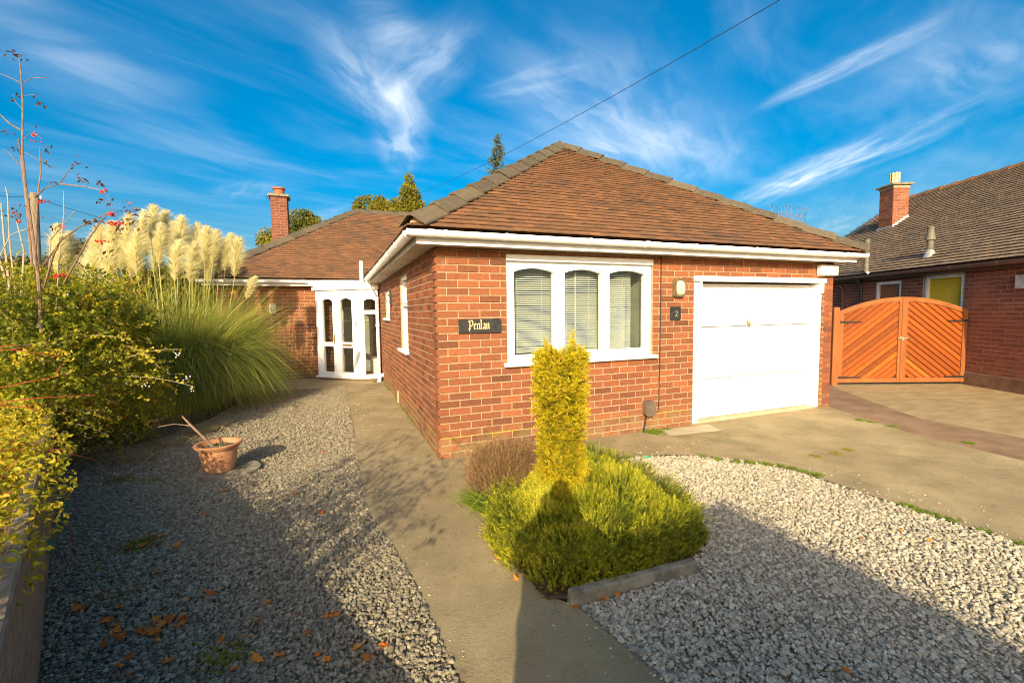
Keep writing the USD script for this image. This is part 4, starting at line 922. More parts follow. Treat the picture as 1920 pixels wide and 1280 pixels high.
# the flues
b0 = NF.w([1.30, 0, -.26])[0]; zb = nze+(.26+NOV)*TP
mb = MB(); mb.add(*lathe([(.055, zb-.05), (.055, zb+.32), (.085, zb+.33), (.085, zb+.37), (.06, zb+.50), (.05, zb+.56), (.06, zb+.575), (.06, zb+.60), (.035, zb+.61), (0, zb+.61)], 16, b0)); fl = nb.part('flue_pipe', mb, 'flue', smooth=40)
mb = MB(); mb.add(*lathe([(.14, zb-.10), (.085, zb+.06), (.06, zb+.13)], 16, b0)); nb.part('collar', mb, 'grey_lead', fl, smooth=40)
b0 = NF.w([2.56, 0, .10])[0]
mb = MB(); mb.tube([b0+ZA*2.27, b0+ZA*3.02], .05, 12); fl = nb.part('flue_pipe', mb, 'flue', smooth=40)
mb = MB(); mb.tube([b0+ZA*2.95, b0+ZA*3.04], .058, 12); nb.part('cowl', mb, 'flue', fl, smooth=40)
mb = MB(); mb.tube([b0+ZA*2.27, b0+ZA*2.25+NE*-.2+NN*.1], .03, 8); nb.part('bracket', mb, 'lead_white', fl)

# ------------------------------------------------------------------ gates
GA, GB = np.array([7.776, 1.113, 0]), np.array([9.90, .205, 0])
gdv = (GB-GA)/np.linalg.norm(GB-GA); GLn = np.linalg.norm(GB-GA); GF = Frame(GA, gdv, (gdv[1], -gdv[0], 0))
half_ = GLn/2
def gtop(s): return 1.38+.25*(1-((s-half_)/half_)**2)
def gate_leaf(s0, s1, slope, label, hinge_side):
    t = Thing('wooden_gate', label, 'gate', GF.w([(s0+s1)/2, .04, 0])[0], group='pair of arched wooden driveway gates')
    ss = np.linspace(s0, s1, 16); out = Polygon([(s0, .045), (s1, .045)]+[(s, gtop(s)) for s in ss[::-1]])
    inn = Polygon([(s0+.075, .13), (s1-.075, .13)]+[(s, gtop(s)-.085) for s in np.linspace(s0+.075, s1-.075, 16)[::-1]])
    mb = MB(); GF.ext(mb, Polygon([(s0, .045), (s0+.075, .045), (s0+.075, gtop(s0+.075)), (s0, gtop(s0))]), -.05, 0); t.part('stile', mb, 'gate_frame')
    mb = MB(); GF.ext(mb, Polygon([(s1-.075, .045), (s1, .045), (s1, gtop(s1)), (s1-.075, gtop(s1-.075))]), -.05, 0); t.part('stile', mb, 'gate_frame')
    mb = MB(); GF.box(mb, s0+.0755, s1-.0755, .045, .128, -.05, -.001, .004); t.part('rail', mb, 'gate_frame')
    sq = np.linspace(s0+.0755, s1-.0755, 16); mb = MB(); GF.ext(mb, Polygon([(s, gtop(s)) for s in sq]+[(s, gtop(s)-.083) for s in sq[::-1]]), -.05, -.0015); t.part('arched_rail', mb, 'gate_frame')
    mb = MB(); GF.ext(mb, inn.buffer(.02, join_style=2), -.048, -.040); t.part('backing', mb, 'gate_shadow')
    w = .088; dv = np.array([1, slope]); dv /= np.linalg.norm(dv); pv = np.array([-dv[1], dv[0]]); c0 = np.array([(s0+s1)/2, .75])
    for k in range(-14, 15):
        c = c0+pv*k*w; p = Polygon([c-dv*3-pv*(w/2-.0065), c+dv*3-pv*(w/2-.0065), c+dv*3+pv*(w/2-.0065), c-dv*3+pv*(w/2-.0065)]).intersection(inn)
        if p.area < .002: continue
        mb = MB(); tone = float(np.clip(R.normal(.5, .25), 0, 1)); GF.ext(mb, p.buffer(0), -.039, -.018+R.uniform(-.001, .001), tone)
        q = p.buffer(-.006)
        if q.area > .001: GF.ext(mb, q, -.0178+R.uniform(-.001, .001)+.001, -.0125, tone)
        t.part('board', mb, 'gate_board')
    for z in (1.18, .145):
        mb = MB(); a, b = (s0+.01, s0+.40) if hinge_side < 0 else (s1-.36, s1+.06)
        GF.ext(mb, Polygon([(a, z-.020), (b, z-.010), (b+.0, z+.010), (a, z+.020)] if hinge_side < 0 else [(a, z-.010), (b, z-.02), (b, z+.02), (a, z+.010)]), .001, .009)
        if hinge_side > 0: GF.box(mb, s1+.02, s1+.07, z-.07, z+.07, -.01, .02, .003)
        t.part('hinge', mb, 'iron')
    return t
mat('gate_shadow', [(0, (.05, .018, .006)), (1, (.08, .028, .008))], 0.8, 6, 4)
gl = gate_leaf(0.0, half_-.004, .78, 'left leaf of the orange arched gates, boards rising to the right', -1)
gr = gate_leaf(half_+.004, GLn, -.78, 'right leaf of the orange arched gates, boards falling to the right', 1)
mb = MB(); GF.box(mb, half_-.09, half_+.09, .855, .885, .001, .014, .003); GF.tube(mb, [(half_-.07, .87, .02), (half_+.06, .87, .02)], .010, 8); GF.tube(mb, [(half_+.05, .88, .02), (half_+.05, .90, .05)], .012, 8); GF.tube(mb, [(half_-.04+.028*math.cos(a), .865+.028*math.sin(a), .028) for a in np.linspace(0, 2*PI, 13)], .006, 6)
gl.part('latch', mb, 'number_metal')
mb = MB(); GF.box(mb, half_-.03, half_+.035, .05, 1.615, .0005, .012, .003); gr.part('cover_strip', mb, 'gate_frame')
mb = MB(); GF.box(mb, -.118, -.008, -.05, 1.455, -.10, .02, .008); PT = single('gate_post', mb, 'gate_frame', 'square orange wooden gate post at the left end of the gates', 'gate post', loc=GF.w([-.06, 0, 0])[0])

# ------------------------------------------------------------------ boundary boards on the left
FD = np.array([-.390, .921, 0]); FD /= np.linalg.norm(FD); FP0 = np.array([-2.075, -2.04, 0])
BF = Frame(FP0, FD, (FD[1], -FD[0], 0))
bw_ = Thing('timber_board_wall', 'weathered grey brown timber boards holding back the shrubs at the left edge', 'retaining wall', FP0)
for z0, z1 in ((-.08, .29), (.293, .60)):
    v, f = cbox(-2.0, 3.75, z0, z1, -.06, 0, .008); m = trimesh.Trimesh(v, f)
    for _ in range(4): m = m.subdivide_to_size(.12) if _ == 0 else m
    v = np.array(m.vertices); v[:, 2] += (meshkit.noise(v*[.7, 5, 1], 9)-.5)*.012
    mb = MB(); mb.add(BF.w(v), m.faces); bw_.part('board', mb, 'timber')
for s in (-1.2, .4, 2.0, 3.70):
    mb = MB(); BF.box(mb, s-.05, s+.05, -.1, .57, -.16, -.065, .006); bw_.part('post', mb, 'timber')

# ------------------------------------------------------------------ pot on its slab
sl_ = np.array([-1.93, .44, 0])
m = trimesh.creation.cylinder(.245, .05, sections=48).subdivide().subdivide(); v = np.array(m.vertices); v *= [1.08, .95, 1]; v += (meshkit.noise(v*14, 4)[:, None]-.5)*.018
single('stone_slab', MB().add(v+sl_+[0.04, 0, .008], m.faces), 'kerb_concrete', 'round grey stone slab under the terracotta pot', 'slab', smooth=40, loc=sl_)
pt = Thing('flower_pot', 'terracotta flower pot holding dry soil and a bare stick', 'plant pot', sl_+[-.02, 0, .035])
pc = sl_+[-.03, .0, .036]
mb = MB(); mb.add(*lathe([(0, 0), (.118, 0), (.122, .008), (.158, .222), (.150, .228), (.11, .03), (0, .03)], 48, pc)); body = pt.part('pot_body', mb, 'terracotta', smooth=40)
mb = MB(); mb.add(*lathe([(.1585, .205), (.166, .210), (.190, .238), (.193, .25), (.186, .256), (.165, .254), (.160, .240), (.152, .225)], 48, pc)); pt.part('rim', mb, 'terracotta', smooth=40)
mat('terracotta', [(0, (.30, .135, .060)), (.5, (.40, .19, .088)), (1, (.48, .25, .125))], 0.75, 7, 7, bump=.2, bscale=60, extra=speck((.44, .31, .19), 5, .58, .78, .45))
m = trimesh.creation.icosphere(3, 1); v = np.array(m.vertices)*[.147, .147, .02]; v[:, 2] += (meshkit.noise(v*60, 7)-.5)*.02; pt.part('soil', MB().add(v+pc+[0, 0, .205], m.faces), 'soil')
mb = MB(); mb.tube(pc+np.array([[-.03, 0, .2], [-.09, -.02, .30], [-.19, -.03, .44], [-.26, -.01, .53]]), [.013, .012, .010, .006], 7); mb.tube(pc+np.array([[-.19, -.03, .44], [-.33, .02, .46], [-.46, .05, .44]]), [.006, .004, .003], 5); pt.part('stick', mb, 'twig')
mb = MB()
for k in range(30): p = pc+np.r_[R.uniform(-.1, .1, 2), .21]; d = np.r_[R.normal(0, .03, 2), R.uniform(.01, .03)]; mb.add([p, p+d+[.006, 0, 0], p+d*1.6], [[0, 1, 2]], R.random())
pt.part('moss', mb, 'weed', kind='stuff')


# ------------------------------------------------------------------ plants
def unit(v): return v/(np.linalg.norm(v, axis=-1, keepdims=True)+1e-12)


def leaves(mb, p, d, ln, wd, tone, fold=.25, up_=None):             # folded diamond leaves: n x 3 places and directions
    n = len(p); d = unit(d); r = unit(np.cross(d, R.normal(size=(n, 3)))); nm = np.cross(r, d); ln, wd = np.broadcast_to(ln, n)[:, None], np.broadcast_to(wd, n)[:, None]
    mid = p+d*ln*.45
    v = np.stack([p, mid+r*wd/2+nm*wd*fold, p+d*ln, mid-r*wd/2+nm*wd*fold], 1).reshape(-1, 3); b = np.arange(n)[:, None]*4
    f = np.vstack([b+[0, 1, 2], b+[0, 2, 3]]); mb.add(v, f, np.repeat(np.broadcast_to(tone, n), 4))


def blades(mb, p, d0, d1, ln, wd, tone, seg=4, wdir=None, grad=1.0):          # blades that start along d0 and bend towards d1
    n = len(p); d0, d1 = unit(d0), unit(d1); ln = np.broadcast_to(ln, n)[:, None]; wd = np.broadcast_to(wd, n)[:, None]
    side = unit(np.cross(d0, R.normal(size=(n, 3)))) if wdir is None else wdir; pts = [p]; cur = p
    for i in range(seg):
        w = (i+.5)/seg; cur = cur+unit(d0*(1-w)**1.0+d1*w)*ln/seg; pts.append(cur)
    vs = []
    for i, q in enumerate(pts[:-1]):
        ww = wd*(.55+.45*math.sin(PI*min(1, (i+.6)/seg*1.0)))*(1-.75*(i/seg)**2)/2; vs += [q-side*ww, q+side*ww]
    vs.append(pts[-1]); k = len(vs); v = np.stack(vs, 1).reshape(-1, 3); b = np.arange(n)[:, None]*k; f = []
    for i in range(seg-1): f += [b+[2*i, 2*i+1, 2*i+3], b+[2*i, 2*i+3, 2*i+2]]
    f.append(b+[2*seg-2, 2*seg-1, 2*seg]); mb.add(v, np.vstack(f), (np.broadcast_to(tone, n)[:, None]*(grad+(1-grad)*np.r_[np.repeat(np.arange(seg)/seg, 2), 1.0])[None]).ravel())
    return pts[-1]


def sprigs(mb, base, d, ln, nl, ll, lw, ang, tone, grad=.4, flat=False, wob=.25):   # little stems set with narrow leaves
    n = len(base); d = unit(d); s1 = unit(np.cross(d, R.normal(size=(n, 3)))); s2 = np.cross(d, s1); ln = np.broadcast_to(ln, n); j = np.arange(nl); t = (j+.5)/nl
    phi = (np.where(j % 2 == 0, 0, PI)[None]+R.normal(0, .35, (n, nl))) if flat else j[None]*2.4+R.uniform(0, 2*PI, (n, 1))
    p = base[:, None]+d[:, None]*(ln[:, None]*t[None])[..., None]; rad_ = s1[:, None]*np.cos(phi)[..., None]+s2[:, None]*np.sin(phi)[..., None]
    a = ang*(1.15-.6*t)[None, :, None]; ld = d[:, None]*np.cos(a)+rad_*np.sin(a)+R.normal(0, wob, (n, nl, 3)); tn = np.broadcast_to(tone, n)[:, None]*(grad+(1-grad)*t)[None]
    leaves(mb, p.reshape(-1, 3), ld.reshape(-1, 3), np.repeat(np.broadcast_to(ll, n), nl)*R.uniform(.7, 1.3, n*nl), lw*R.uniform(.7, 1.3, n*nl), np.clip(tn, 0, 1).ravel(), .12)


def W(u, v, depth): return CAM+(fw+r2*(u-960)/FPX-u2*(v-640)/FPX)*depth


# golden yew column
yc = np.array([.475, -1.69, 0]); YH = 1.17
ye_ = Thing('yew_column', 'golden yellow clipped yew column standing in the green heather', 'shrub', yc)
ye_.part('stem', MB().tube(yc+np.array([[0, 0, -.02], [.01, 0, .5], [0, .01, 1.05]]), [.05, .04, .02], 8), 'bark')
n = 3600; ang = R.uniform(0, 2*PI, n); hz = R.uniform(.14, YH, n); capm = R.random(n) < .09
rad = .128*(1+.16*(meshkit.noise(np.c_[np.cos(ang)*2, np.sin(ang)*2, hz*4], 1)-.5)*2+.14*(meshkit.noise(np.c_[np.cos(ang)*5, np.sin(ang)*5, hz*16], 21)-.5)*2)*(1-.16*np.exp(-((hz-.62)/.22)**2)+.06*hz/YH); sq = (np.abs(np.cos(ang))**3.2+np.abs(np.sin(ang))**3.2)**(-1/3.2)
rad = rad*np.minimum(sq, 1.12)*np.where(capm, np.sqrt(R.random(n)), 1-.30*R.random(n)**1.5); hz = np.where(capm, YH-.05+R.uniform(-.04, .02, n)+.06*(meshkit.noise(np.c_[rad*np.cos(ang)*14, rad*np.sin(ang)*14, hz*0], 5)-.4), hz)
P_ = yc+np.c_[rad*np.cos(ang), rad*np.sin(ang)*.92, hz]; D_ = np.c_[np.cos(ang)*.75, np.sin(ang)*.75, np.where(capm, 1.3, .62)]+R.normal(0, .35, (n, 3))
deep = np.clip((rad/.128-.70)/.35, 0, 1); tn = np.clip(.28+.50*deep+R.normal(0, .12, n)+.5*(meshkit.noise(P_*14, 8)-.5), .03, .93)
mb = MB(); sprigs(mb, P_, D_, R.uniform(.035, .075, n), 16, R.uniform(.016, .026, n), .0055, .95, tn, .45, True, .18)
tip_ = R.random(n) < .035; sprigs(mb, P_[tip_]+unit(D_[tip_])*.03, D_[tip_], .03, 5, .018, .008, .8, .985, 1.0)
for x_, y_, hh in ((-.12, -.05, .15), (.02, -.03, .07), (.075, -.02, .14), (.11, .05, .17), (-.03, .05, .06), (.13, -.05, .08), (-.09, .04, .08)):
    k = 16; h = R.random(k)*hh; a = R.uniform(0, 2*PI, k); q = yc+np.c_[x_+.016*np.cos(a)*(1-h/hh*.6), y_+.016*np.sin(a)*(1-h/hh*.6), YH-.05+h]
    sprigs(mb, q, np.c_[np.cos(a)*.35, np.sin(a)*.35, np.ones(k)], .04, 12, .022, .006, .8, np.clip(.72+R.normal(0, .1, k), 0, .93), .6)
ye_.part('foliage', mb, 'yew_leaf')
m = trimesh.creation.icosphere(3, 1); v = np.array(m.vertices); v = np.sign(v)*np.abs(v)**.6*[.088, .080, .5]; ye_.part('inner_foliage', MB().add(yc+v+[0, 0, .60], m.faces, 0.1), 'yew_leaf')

# heather mound
hp = Polygon([(.10, -2.34), (-.06, -2.05), (-.05, -1.68), (.10, -1.38), (.36, -1.22), (.62, -.95), (1.05, -.66), (1.28, -.85), (1.40, -1.30), (1.36, -1.85), (1.18, -2.26), (.85, -2.36), (.4, -2.40)])
def hheight(x, y):
    d = np.array([hp.exterior.distance(Point(a, b)) for a, b in zip(x, y)]); base = np.minimum(1, d/.42)**.62*(.34-.09*np.clip((x-.7)/.6, 0, 1))
    return base*(.74+.52*meshkit.noise(np.c_[x*2.6, y*2.6, x*0], 6))+.06*(meshkit.noise(np.c_[x*8, y*8, x*0], 7)-.5)
hm = Thing('heather_mound', 'low spreading yellow green heather around the yew column', 'shrub', (.75, -1.5, 0))
def scatter_in(poly, n):
    x0, y0, x1, y1 = poly.bounds; from shapely import contains_xy
    q = R.uniform((x0, y0), (x1, y1), (n, 2)); return q[contains_xy(poly, q[:, 0], q[:, 1])]
q = scatter_in(hp, 17500); k = len(q); clump = meshkit.noise(np.c_[q*8, np.zeros(k)], 12); fine = meshkit.noise(np.c_[q*20, np.zeros(k)], 13); hh = hheight(q[:, 0], q[:, 1])+.10*(clump-.5)+.05*(fine-.5)
e = .02; gx, gy = (hheight(q[:, 0]+e, q[:, 1])-hheight(q[:, 0], q[:, 1]))/e, (hheight(q[:, 0], q[:, 1]+e)-hheight(q[:, 0], q[:, 1]))/e
nrm = unit(np.c_[-gx, -gy, np.ones(k)]); nrm[:, 2] += .8; wv_ = 1.6*(np.stack([meshkit.noise(np.c_[q*6.5, np.full(k, z_)], 40+z_) for z_ in range(3)], 1)-.5)*[1, 1, .4]; base = np.c_[q, np.maximum(hh-.05, .0)]
tn = np.clip(.66+.8*(clump-.5)+.5*(fine-.5)+R.normal(0, .14, k)-.20*np.clip((q[:, 0]-.6)/.6, 0, 1), .05, .98); mb = MB()
sprigs(mb, base, nrm+wv_+R.normal(0, .28, (k, 3)), R.uniform(.045, .095, k), 17, R.uniform(.011, .018, k), .0052, .75, tn, .22, False, .2)
hm.part('shoots', mb, 'heather_leaf')
# skirts that stand out at the foot
ex = np.array([hp.exterior.interpolate(s).coords[0] for s in R.uniform(0, hp.length, 5200)]); cen = np.array(hp.centroid.coords[0]); out = unit(ex-cen); kk = len(ex); zz = R.uniform(.0, .20, kk)
mb = MB(); sprigs(mb, np.c_[ex-out*R.uniform(.02, .16, (kk, 1)), zz], np.c_[out*.75, np.full(kk, .75)]+R.normal(0, .3, (kk, 3)), R.uniform(.05, .10, kk), 15, R.uniform(.011, .018, kk), .0052, .75, np.clip(R.normal(.45, .22, kk), .03, .95), .25)
hm.part('skirt', mb, 'heather_leaf')
gx_, gy_ = np.meshgrid(np.linspace(-.1, 1.62, 44), np.linspace(-2.42, -.6, 46)); fx, fy = gx_.ravel(), gy_.ravel(); from shapely import contains_xy
ins = contains_xy(hp, fx, fy); zz = np.where(ins, hheight(fx, fy)-.10, -.05); zz = np.maximum(zz, -.05)
i, j = np.meshgrid(np.arange(45), np.arange(43), indexing='ij'); qd = np.stack([i*44+j, i*44+j+1, (i+1)*44+j+1, (i+1)*44+j], -1).reshape(-1, 4)
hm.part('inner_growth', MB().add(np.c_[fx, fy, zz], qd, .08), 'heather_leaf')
# dry litter at the foot, inside the kerb
k = 420; q = np.c_[R.uniform(.02, 1.05, k), -2.36+np.abs(R.normal(0, .05, k)), R.uniform(.012, .03, k)]; mb = MB(); leaves(mb, q, np.c_[R.normal(0, 1, (k, 2)), R.normal(0, .25, k)], R.uniform(.018, .045, k), R.uniform(.008, .02, k), np.clip(R.normal(.25, .2, k), 0, 1), .1)
single('leaf_litter', mb, 'rowan_leaf', 'dry brown leaf litter under the heather behind the kerb stone', 'leaf litter', kind='stuff')
# the browned heather behind on the left
bh = Thing('brown_heather', 'faded pinkish brown heather clump between the yew column and the wall corner', 'shrub', (.42, -.95, 0)); mb = MB()
n = 3600; a = R.uniform(0, 2*PI, n); r = np.sqrt(R.random(n)); px_, py_ = .33+.30*r*np.cos(a), -1.06+.27*r*np.sin(a); top = .45*np.sqrt(np.maximum(0, 1-.72*r*r))*(.85+.3*meshkit.noise(np.c_[px_*9, py_*9, px_*0], 3))
b_ = np.c_[px_, py_, top*R.uniform(.25, .85, n)]; dd = np.c_[np.cos(a)*r*.6, np.sin(a)*r*.6, np.ones(n)]
sprigs(mb, b_, dd+R.normal(0, .2, (n, 3)), R.uniform(.07, .15, n), 16, R.uniform(.011, .017, n), .005, .6, np.clip(R.normal(.5, .24, n), 0, 1), .5)
bh.part('shoots', mb, 'brown_heather')
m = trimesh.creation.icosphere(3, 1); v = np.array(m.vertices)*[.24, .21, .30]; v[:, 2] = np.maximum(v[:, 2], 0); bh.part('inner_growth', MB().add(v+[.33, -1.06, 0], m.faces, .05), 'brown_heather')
# grassy tuft at the left foot of the heather
mb = MB(); n = 260; b_ = np.c_[R.normal(.07, .05, n), R.normal(-1.22, .10, n), np.zeros(n)]; a = R.uniform(0, 2*PI, n); dd = np.c_[np.cos(a)*.5-.35, np.sin(a)*.5, np.ones(n)]
blades(mb, b_, dd, dd*[1.6, 1.6, .1], R.uniform(.14, .30, n), .006, np.clip(R.normal(.6, .2, n), 0, 1), seg=4)
single('grass_tuft', mb, 'weed', 'tuft of long grass at the left foot of the heather by the path', 'grass tuft', kind=None, loc=(.07, -1.22, 0))

# pampas grass
pcn = np.array([-3.30, 4.15, 0])
pa = Thing('pampas_grass', 'big clump of pampas grass with cream feathery plumes and arching green leaves', 'pampas grass', pcn)
n = 11000; a = R.uniform(0, 2*PI, n); rr_ = .50*np.sqrt(R.random(n)); b_ = pcn+np.c_[rr_*np.cos(a), rr_*np.sin(a), R.uniform(0, .1, n)]
lean = R.uniform(.04, .72, n)**1.0; a2 = a+R.normal(0, .35, n)
a2 = a+R.normal(0, .75, n)
d0 = np.c_[np.cos(a)*lean*.75, np.sin(a)*lean*.75, np.ones(n)]+R.normal(0, .10, (n, 3)); d1 = np.c_[np.cos(a2)*(.50+lean*.4), np.sin(a2)*(.50+lean*.4), -.25-1.4*lean**.5*R.uniform(.3, 1.5, n)]+R.normal(0, .22, (n, 3))
tn = np.clip(R.normal(.42, .20, n), 0, .85); tn[R.random(n) < .10] = .98
mb = MB(); blades(mb, b_, d0, d1, R.uniform(1.1, 2.1, n)+.75*(lean < .40)*R.random(n), R.uniform(.007, .014, n), tn, seg=8)
k = 4600; a = R.uniform(0, 2*PI, k); rr_ = .62*np.sqrt(R.random(k)); ll_ = R.uniform(0, .32, k); blades(mb, pcn+np.c_[rr_*np.cos(a), rr_*np.sin(a), np.zeros(k)], np.c_[np.cos(a)*ll_, np.sin(a)*ll_, np.ones(k)]+R.normal(0, .07, (k, 3)), np.c_[np.cos(a)*(.3+ll_), np.sin(a)*(.3+ll_), np.full(k, .25)]+R.normal(0, .3, (k, 3)), R.uniform(1.5, 2.5, k), R.uniform(.006, .011, k), np.clip(R.normal(.62, .2, k), 0, 1), seg=7)
pa.part('leaves', mb, 'pampas_leaf')


def plume(p, d, ln, wid, seed, bend):
    rg = np.random.default_rng(seed); n = 1300; h = rg.random(n)**.85; a = rg.uniform(0, 2*PI, n)
    d = unit(np.asarray(d, float)); s1 = unit(np.cross(d, [.3, 1, .1])); s2 = np.cross(d, s1); bend = np.asarray(bend, float)
    ax = lambda t: p+d*ln*t[:, None]+bend*(t[:, None]**2)*ln*.35
    prof = np.clip(np.sin(PI*np.clip(.16+.80*h, 0, 1)), .12, 1)**.75
    rad_ = s1*np.cos(a)[:, None]+s2*np.sin(a)[:, None]
    d0 = d*(1.25)+rad_*.55+rg.normal(0, .16, (n, 3)); d1 = d*.55+rad_*.95+bend*2.2+rg.normal(0, .42, (n, 3))+[0, 0, -.28]
    mb = MB(); tn = np.clip(.12+.62*rg.random(n)+.25*h, 0, 1)
    blades(mb, ax(h), d0, d1, wid*prof*rg.uniform(.55, 1.35, n), rg.uniform(.005, .010, n), tn, seg=3)
    return mb


spots = [(285, 385, 7.3), (262, 395, 7.0), (305, 395, 7.6), (338, 405, 7.2), (235, 400, 6.9), (365, 418, 7.4), (388, 425, 7.0), (405, 432, 7.6), (428, 438, 7.3), (448, 445, 7.0), (330, 450, 6.7), (360, 455, 6.6), (210, 418, 6.9), (185, 425, 7.2), (200, 460, 6.6),
         (175, 470, 6.8), (160, 475, 7.0), (255, 430, 6.7), (290, 435, 7.8), (320, 415, 8.0), (345, 425, 7.9), (375, 440, 7.9), (225, 440, 7.4), (245, 455, 6.8), (415, 448, 7.9), (100, 420, 7.6), (110, 440, 7.2), (125, 435, 7.9), (395, 455, 7.7), (275, 410, 7.9), (300, 420, 6.9), (170, 440, 7.8), (140, 480, 7.5)]
mst = MB()
for i, (u, v, dpt) in enumerate(spots):
    tip = W(u, v, dpt); cl = pcn if u > 140 else pcn+[-1.6, .9, 0]; ft = np.r_[(cl*.45+tip*.55)[:2]+R.normal(0, .05, 2), .1]; ln = R.uniform(.56, .76); dirv = tip-ft; dirv = unit(dirv*[1, 1, 1.0])
    st = tip-(dirv*.45+np.array([.08, 0, .62]))*ln*.92; mid = (ft+st)/2+np.r_[(st-ft)[:2]*-.10, 0]
    pa.part('plume', plume(st, tip-st, ln, R.uniform(.18, .235), 100+i, (.14+R.normal(0, .08), R.normal(0, .08), -.05)), 'pampas_plume')
    t = np.linspace(0, 1, 6)[:, None]; c = ft*(1-t)**2+2*mid*t*(1-t)+st*t*t; c = np.vstack([c, st+(tip-st)*.5])
    pa.part('stem', MB().tube(c, np.linspace(.009, .005, len(c)), 5, R.uniform(.3, 1)), 'pampas_stem')
# the drooping young plume in front of the gutter
tip = W(478, 515, 6.3); st = W(462, 560, 6.3); pa.part('plume', plume(st, tip-st, .36, .11, 77, (.1, 0, -.2)), 'pampas_plume'); ft = pcn+[.3, -.3, .2]
t = np.linspace(0, 1, 6)[:, None]; pa.part('stem', MB().tube(ft*(1-t)**2+2*((ft+st)/2+[-.15, 0, .3])*t*(1-t)+st*t*t, .005, 5), 'pampas_stem')


# the mixed shrub on the left
def inside_cloud(ells, n, shell=.55):
    vol = np.array([np.prod(e[1]) for e in ells]); pick = R.choice(len(ells), n, p=vol/vol.sum()); d = unit(R.normal(size=(n, 3))); r = 1-shell*R.random(n)**1.6
    c = np.array([e[0] for e in ells])[pick]; s = np.array([e[1] for e in ells])[pick]; return c+d*s*r[:, None], d, r


sb = Thing('snowberry_shrub', 'sprawling shrub with yellow and green leaves and white berries on the left', 'shrub', (-3.9, 1.2, 0))
def E_(u, v, d, ru, rv, rd=None):                                   # an ellipsoid of foliage
    s = d/FPX; return (tuple(W(u, v, d)), (ru*s, (rd or ru)*s, rv*s))


ells = [E_(60, 610, 4.4, 110, 105), E_(150, 605, 4.7, 105, 85), E_(205, 615, 5.0, 75, 72), E_(200, 715, 4.7, 95, 75), E_(105, 720, 4.2, 110, 85), E_(20, 720, 3.8, 95, 100), E_(235, 700, 4.8, 50, 40), E_(230, 770, 5.1, 60, 42), E_(160, 800, 4.5, 80, 45), E_(30, 565, 4.9, 110, 70), E_(175, 550, 5.4, 75, 50), E_(-80, 620, 4.6, 120, 110), E_(-60, 760, 3.9, 110, 100), E_(215, 805, 4.9, 60, 40)]
n = 26000; P_, d, r = inside_cloud(ells, n, .55); r_ok = (P_[:, 2] > .05) & (r < .92); P_, d = P_[r_ok], d[r_ok]; k = len(P_)
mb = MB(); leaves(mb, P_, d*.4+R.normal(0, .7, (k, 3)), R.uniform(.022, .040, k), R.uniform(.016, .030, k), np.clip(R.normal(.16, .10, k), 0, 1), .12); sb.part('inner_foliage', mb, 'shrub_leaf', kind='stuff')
n = 2500; P_, d, r = inside_cloud(ells, n, .28); ok = P_[:, 2] > .08; P_, d = P_[ok], d[ok]; n = len(P_); dv = unit(d*.8+R.normal(0, .55, (n, 3))+[.15, -.15, .15]); Ls = R.uniform(.18, .46, n); zone = meshkit.noise(P_*1.5, 9)
ttn = np.clip(.40+.9*(zone-.5)+R.normal(0, .17, n), .08, .86); ttn[R.random(n) < .06] = .97; nl = 22; t = np.linspace(.05, 1, nl); drp = R.uniform(.1, .5, n)
A_ = P_-dv*Ls[:, None]*.55; q = A_[:, None]+dv[:, None]*(Ls[:, None]*t)[..., None]-np.array([0, 0, 1.])*(drp[:, None]*Ls[:, None]*t**2*.5)[..., None]
k = n*nl; ld = np.repeat(dv, nl, 0)*.5+R.normal(0, .6, (k, 3))+[.1, -.15, .1]; lsz = np.repeat(R.uniform(.022, .040, n), nl)*R.uniform(.7, 1.25, k)
mb = MB(); leaves(mb, q.reshape(-1, 3)+R.normal(0, .006, (k, 3)), ld, lsz, lsz*R.uniform(.60, .85, k), np.clip(np.repeat(ttn, nl)+R.normal(0, .09, k), 0, 1), .12); sb.part('foliage', mb, 'shrub_leaf', kind='stuff')
mb = MB()
for i in range(0, n, 2): mb.tube(np.array([A_[i], q[i, nl//2], q[i, -1]]), [.0035, .0025, .0012], 3, cap=False)
sb.part('twigs', mb, 'twig', kind='stuff')
# long sprays over the gravel
for (u0, v0, d0_), (u1, v1, d1_) in (((200, 690, 4.6), (335, 655, 4.35)), ((170, 710, 4.6), (365, 725, 4.3)), ((230, 650, 4.7), (300, 690, 4.3)), ((120, 640, 4.4), (250, 640, 4.3)), ((90, 800, 3.9), (200, 815, 3.8))):
    A, B = W(u0, v0, d0_), W(u1, v1, d1_); t = np.linspace(0, 1, 8)[:, None]; c = A*(1-t)**2+2*((A+B)/2+[0, 0, .12])*t*(1-t)+B*t*t
    sb.part('spray', MB().tube(c, np.linspace(.004, .0015, 8), 5), 'pale_twig')
    k = 46; tt = R.random(k)**.7; q = A*((1-tt)**2)[:, None]+2*((A+B)/2+[0, 0, .12])*(tt*(1-tt))[:, None]+B*(tt*tt)[:, None]; mb = MB()
    leaves(mb, q+R.normal(0, .02, (k, 3)), R.normal(0, 1, (k, 3)), R.uniform(.025, .042, k), R.uniform(.02, .034, k), np.clip(R.normal(.6, .2, k), 0, 1), .08); sb.part('spray_leaves', mb, 'shrub_leaf')
mb = MB(); ic = trimesh.creation.icosphere(1, 1)
for i in range(46):
    e = ells[R.integers(10)]; c = np.array(e[0])+unit(R.normal(size=3)+[.3, -.9, .0])*np.array(e[1])*R.uniform(.90, 1.02)
    for _ in range(R.integers(1, 5)): mb.add(ic.vertices*R.uniform(.005, .008)+c+R.normal(0, .011, 3), ic.faces)
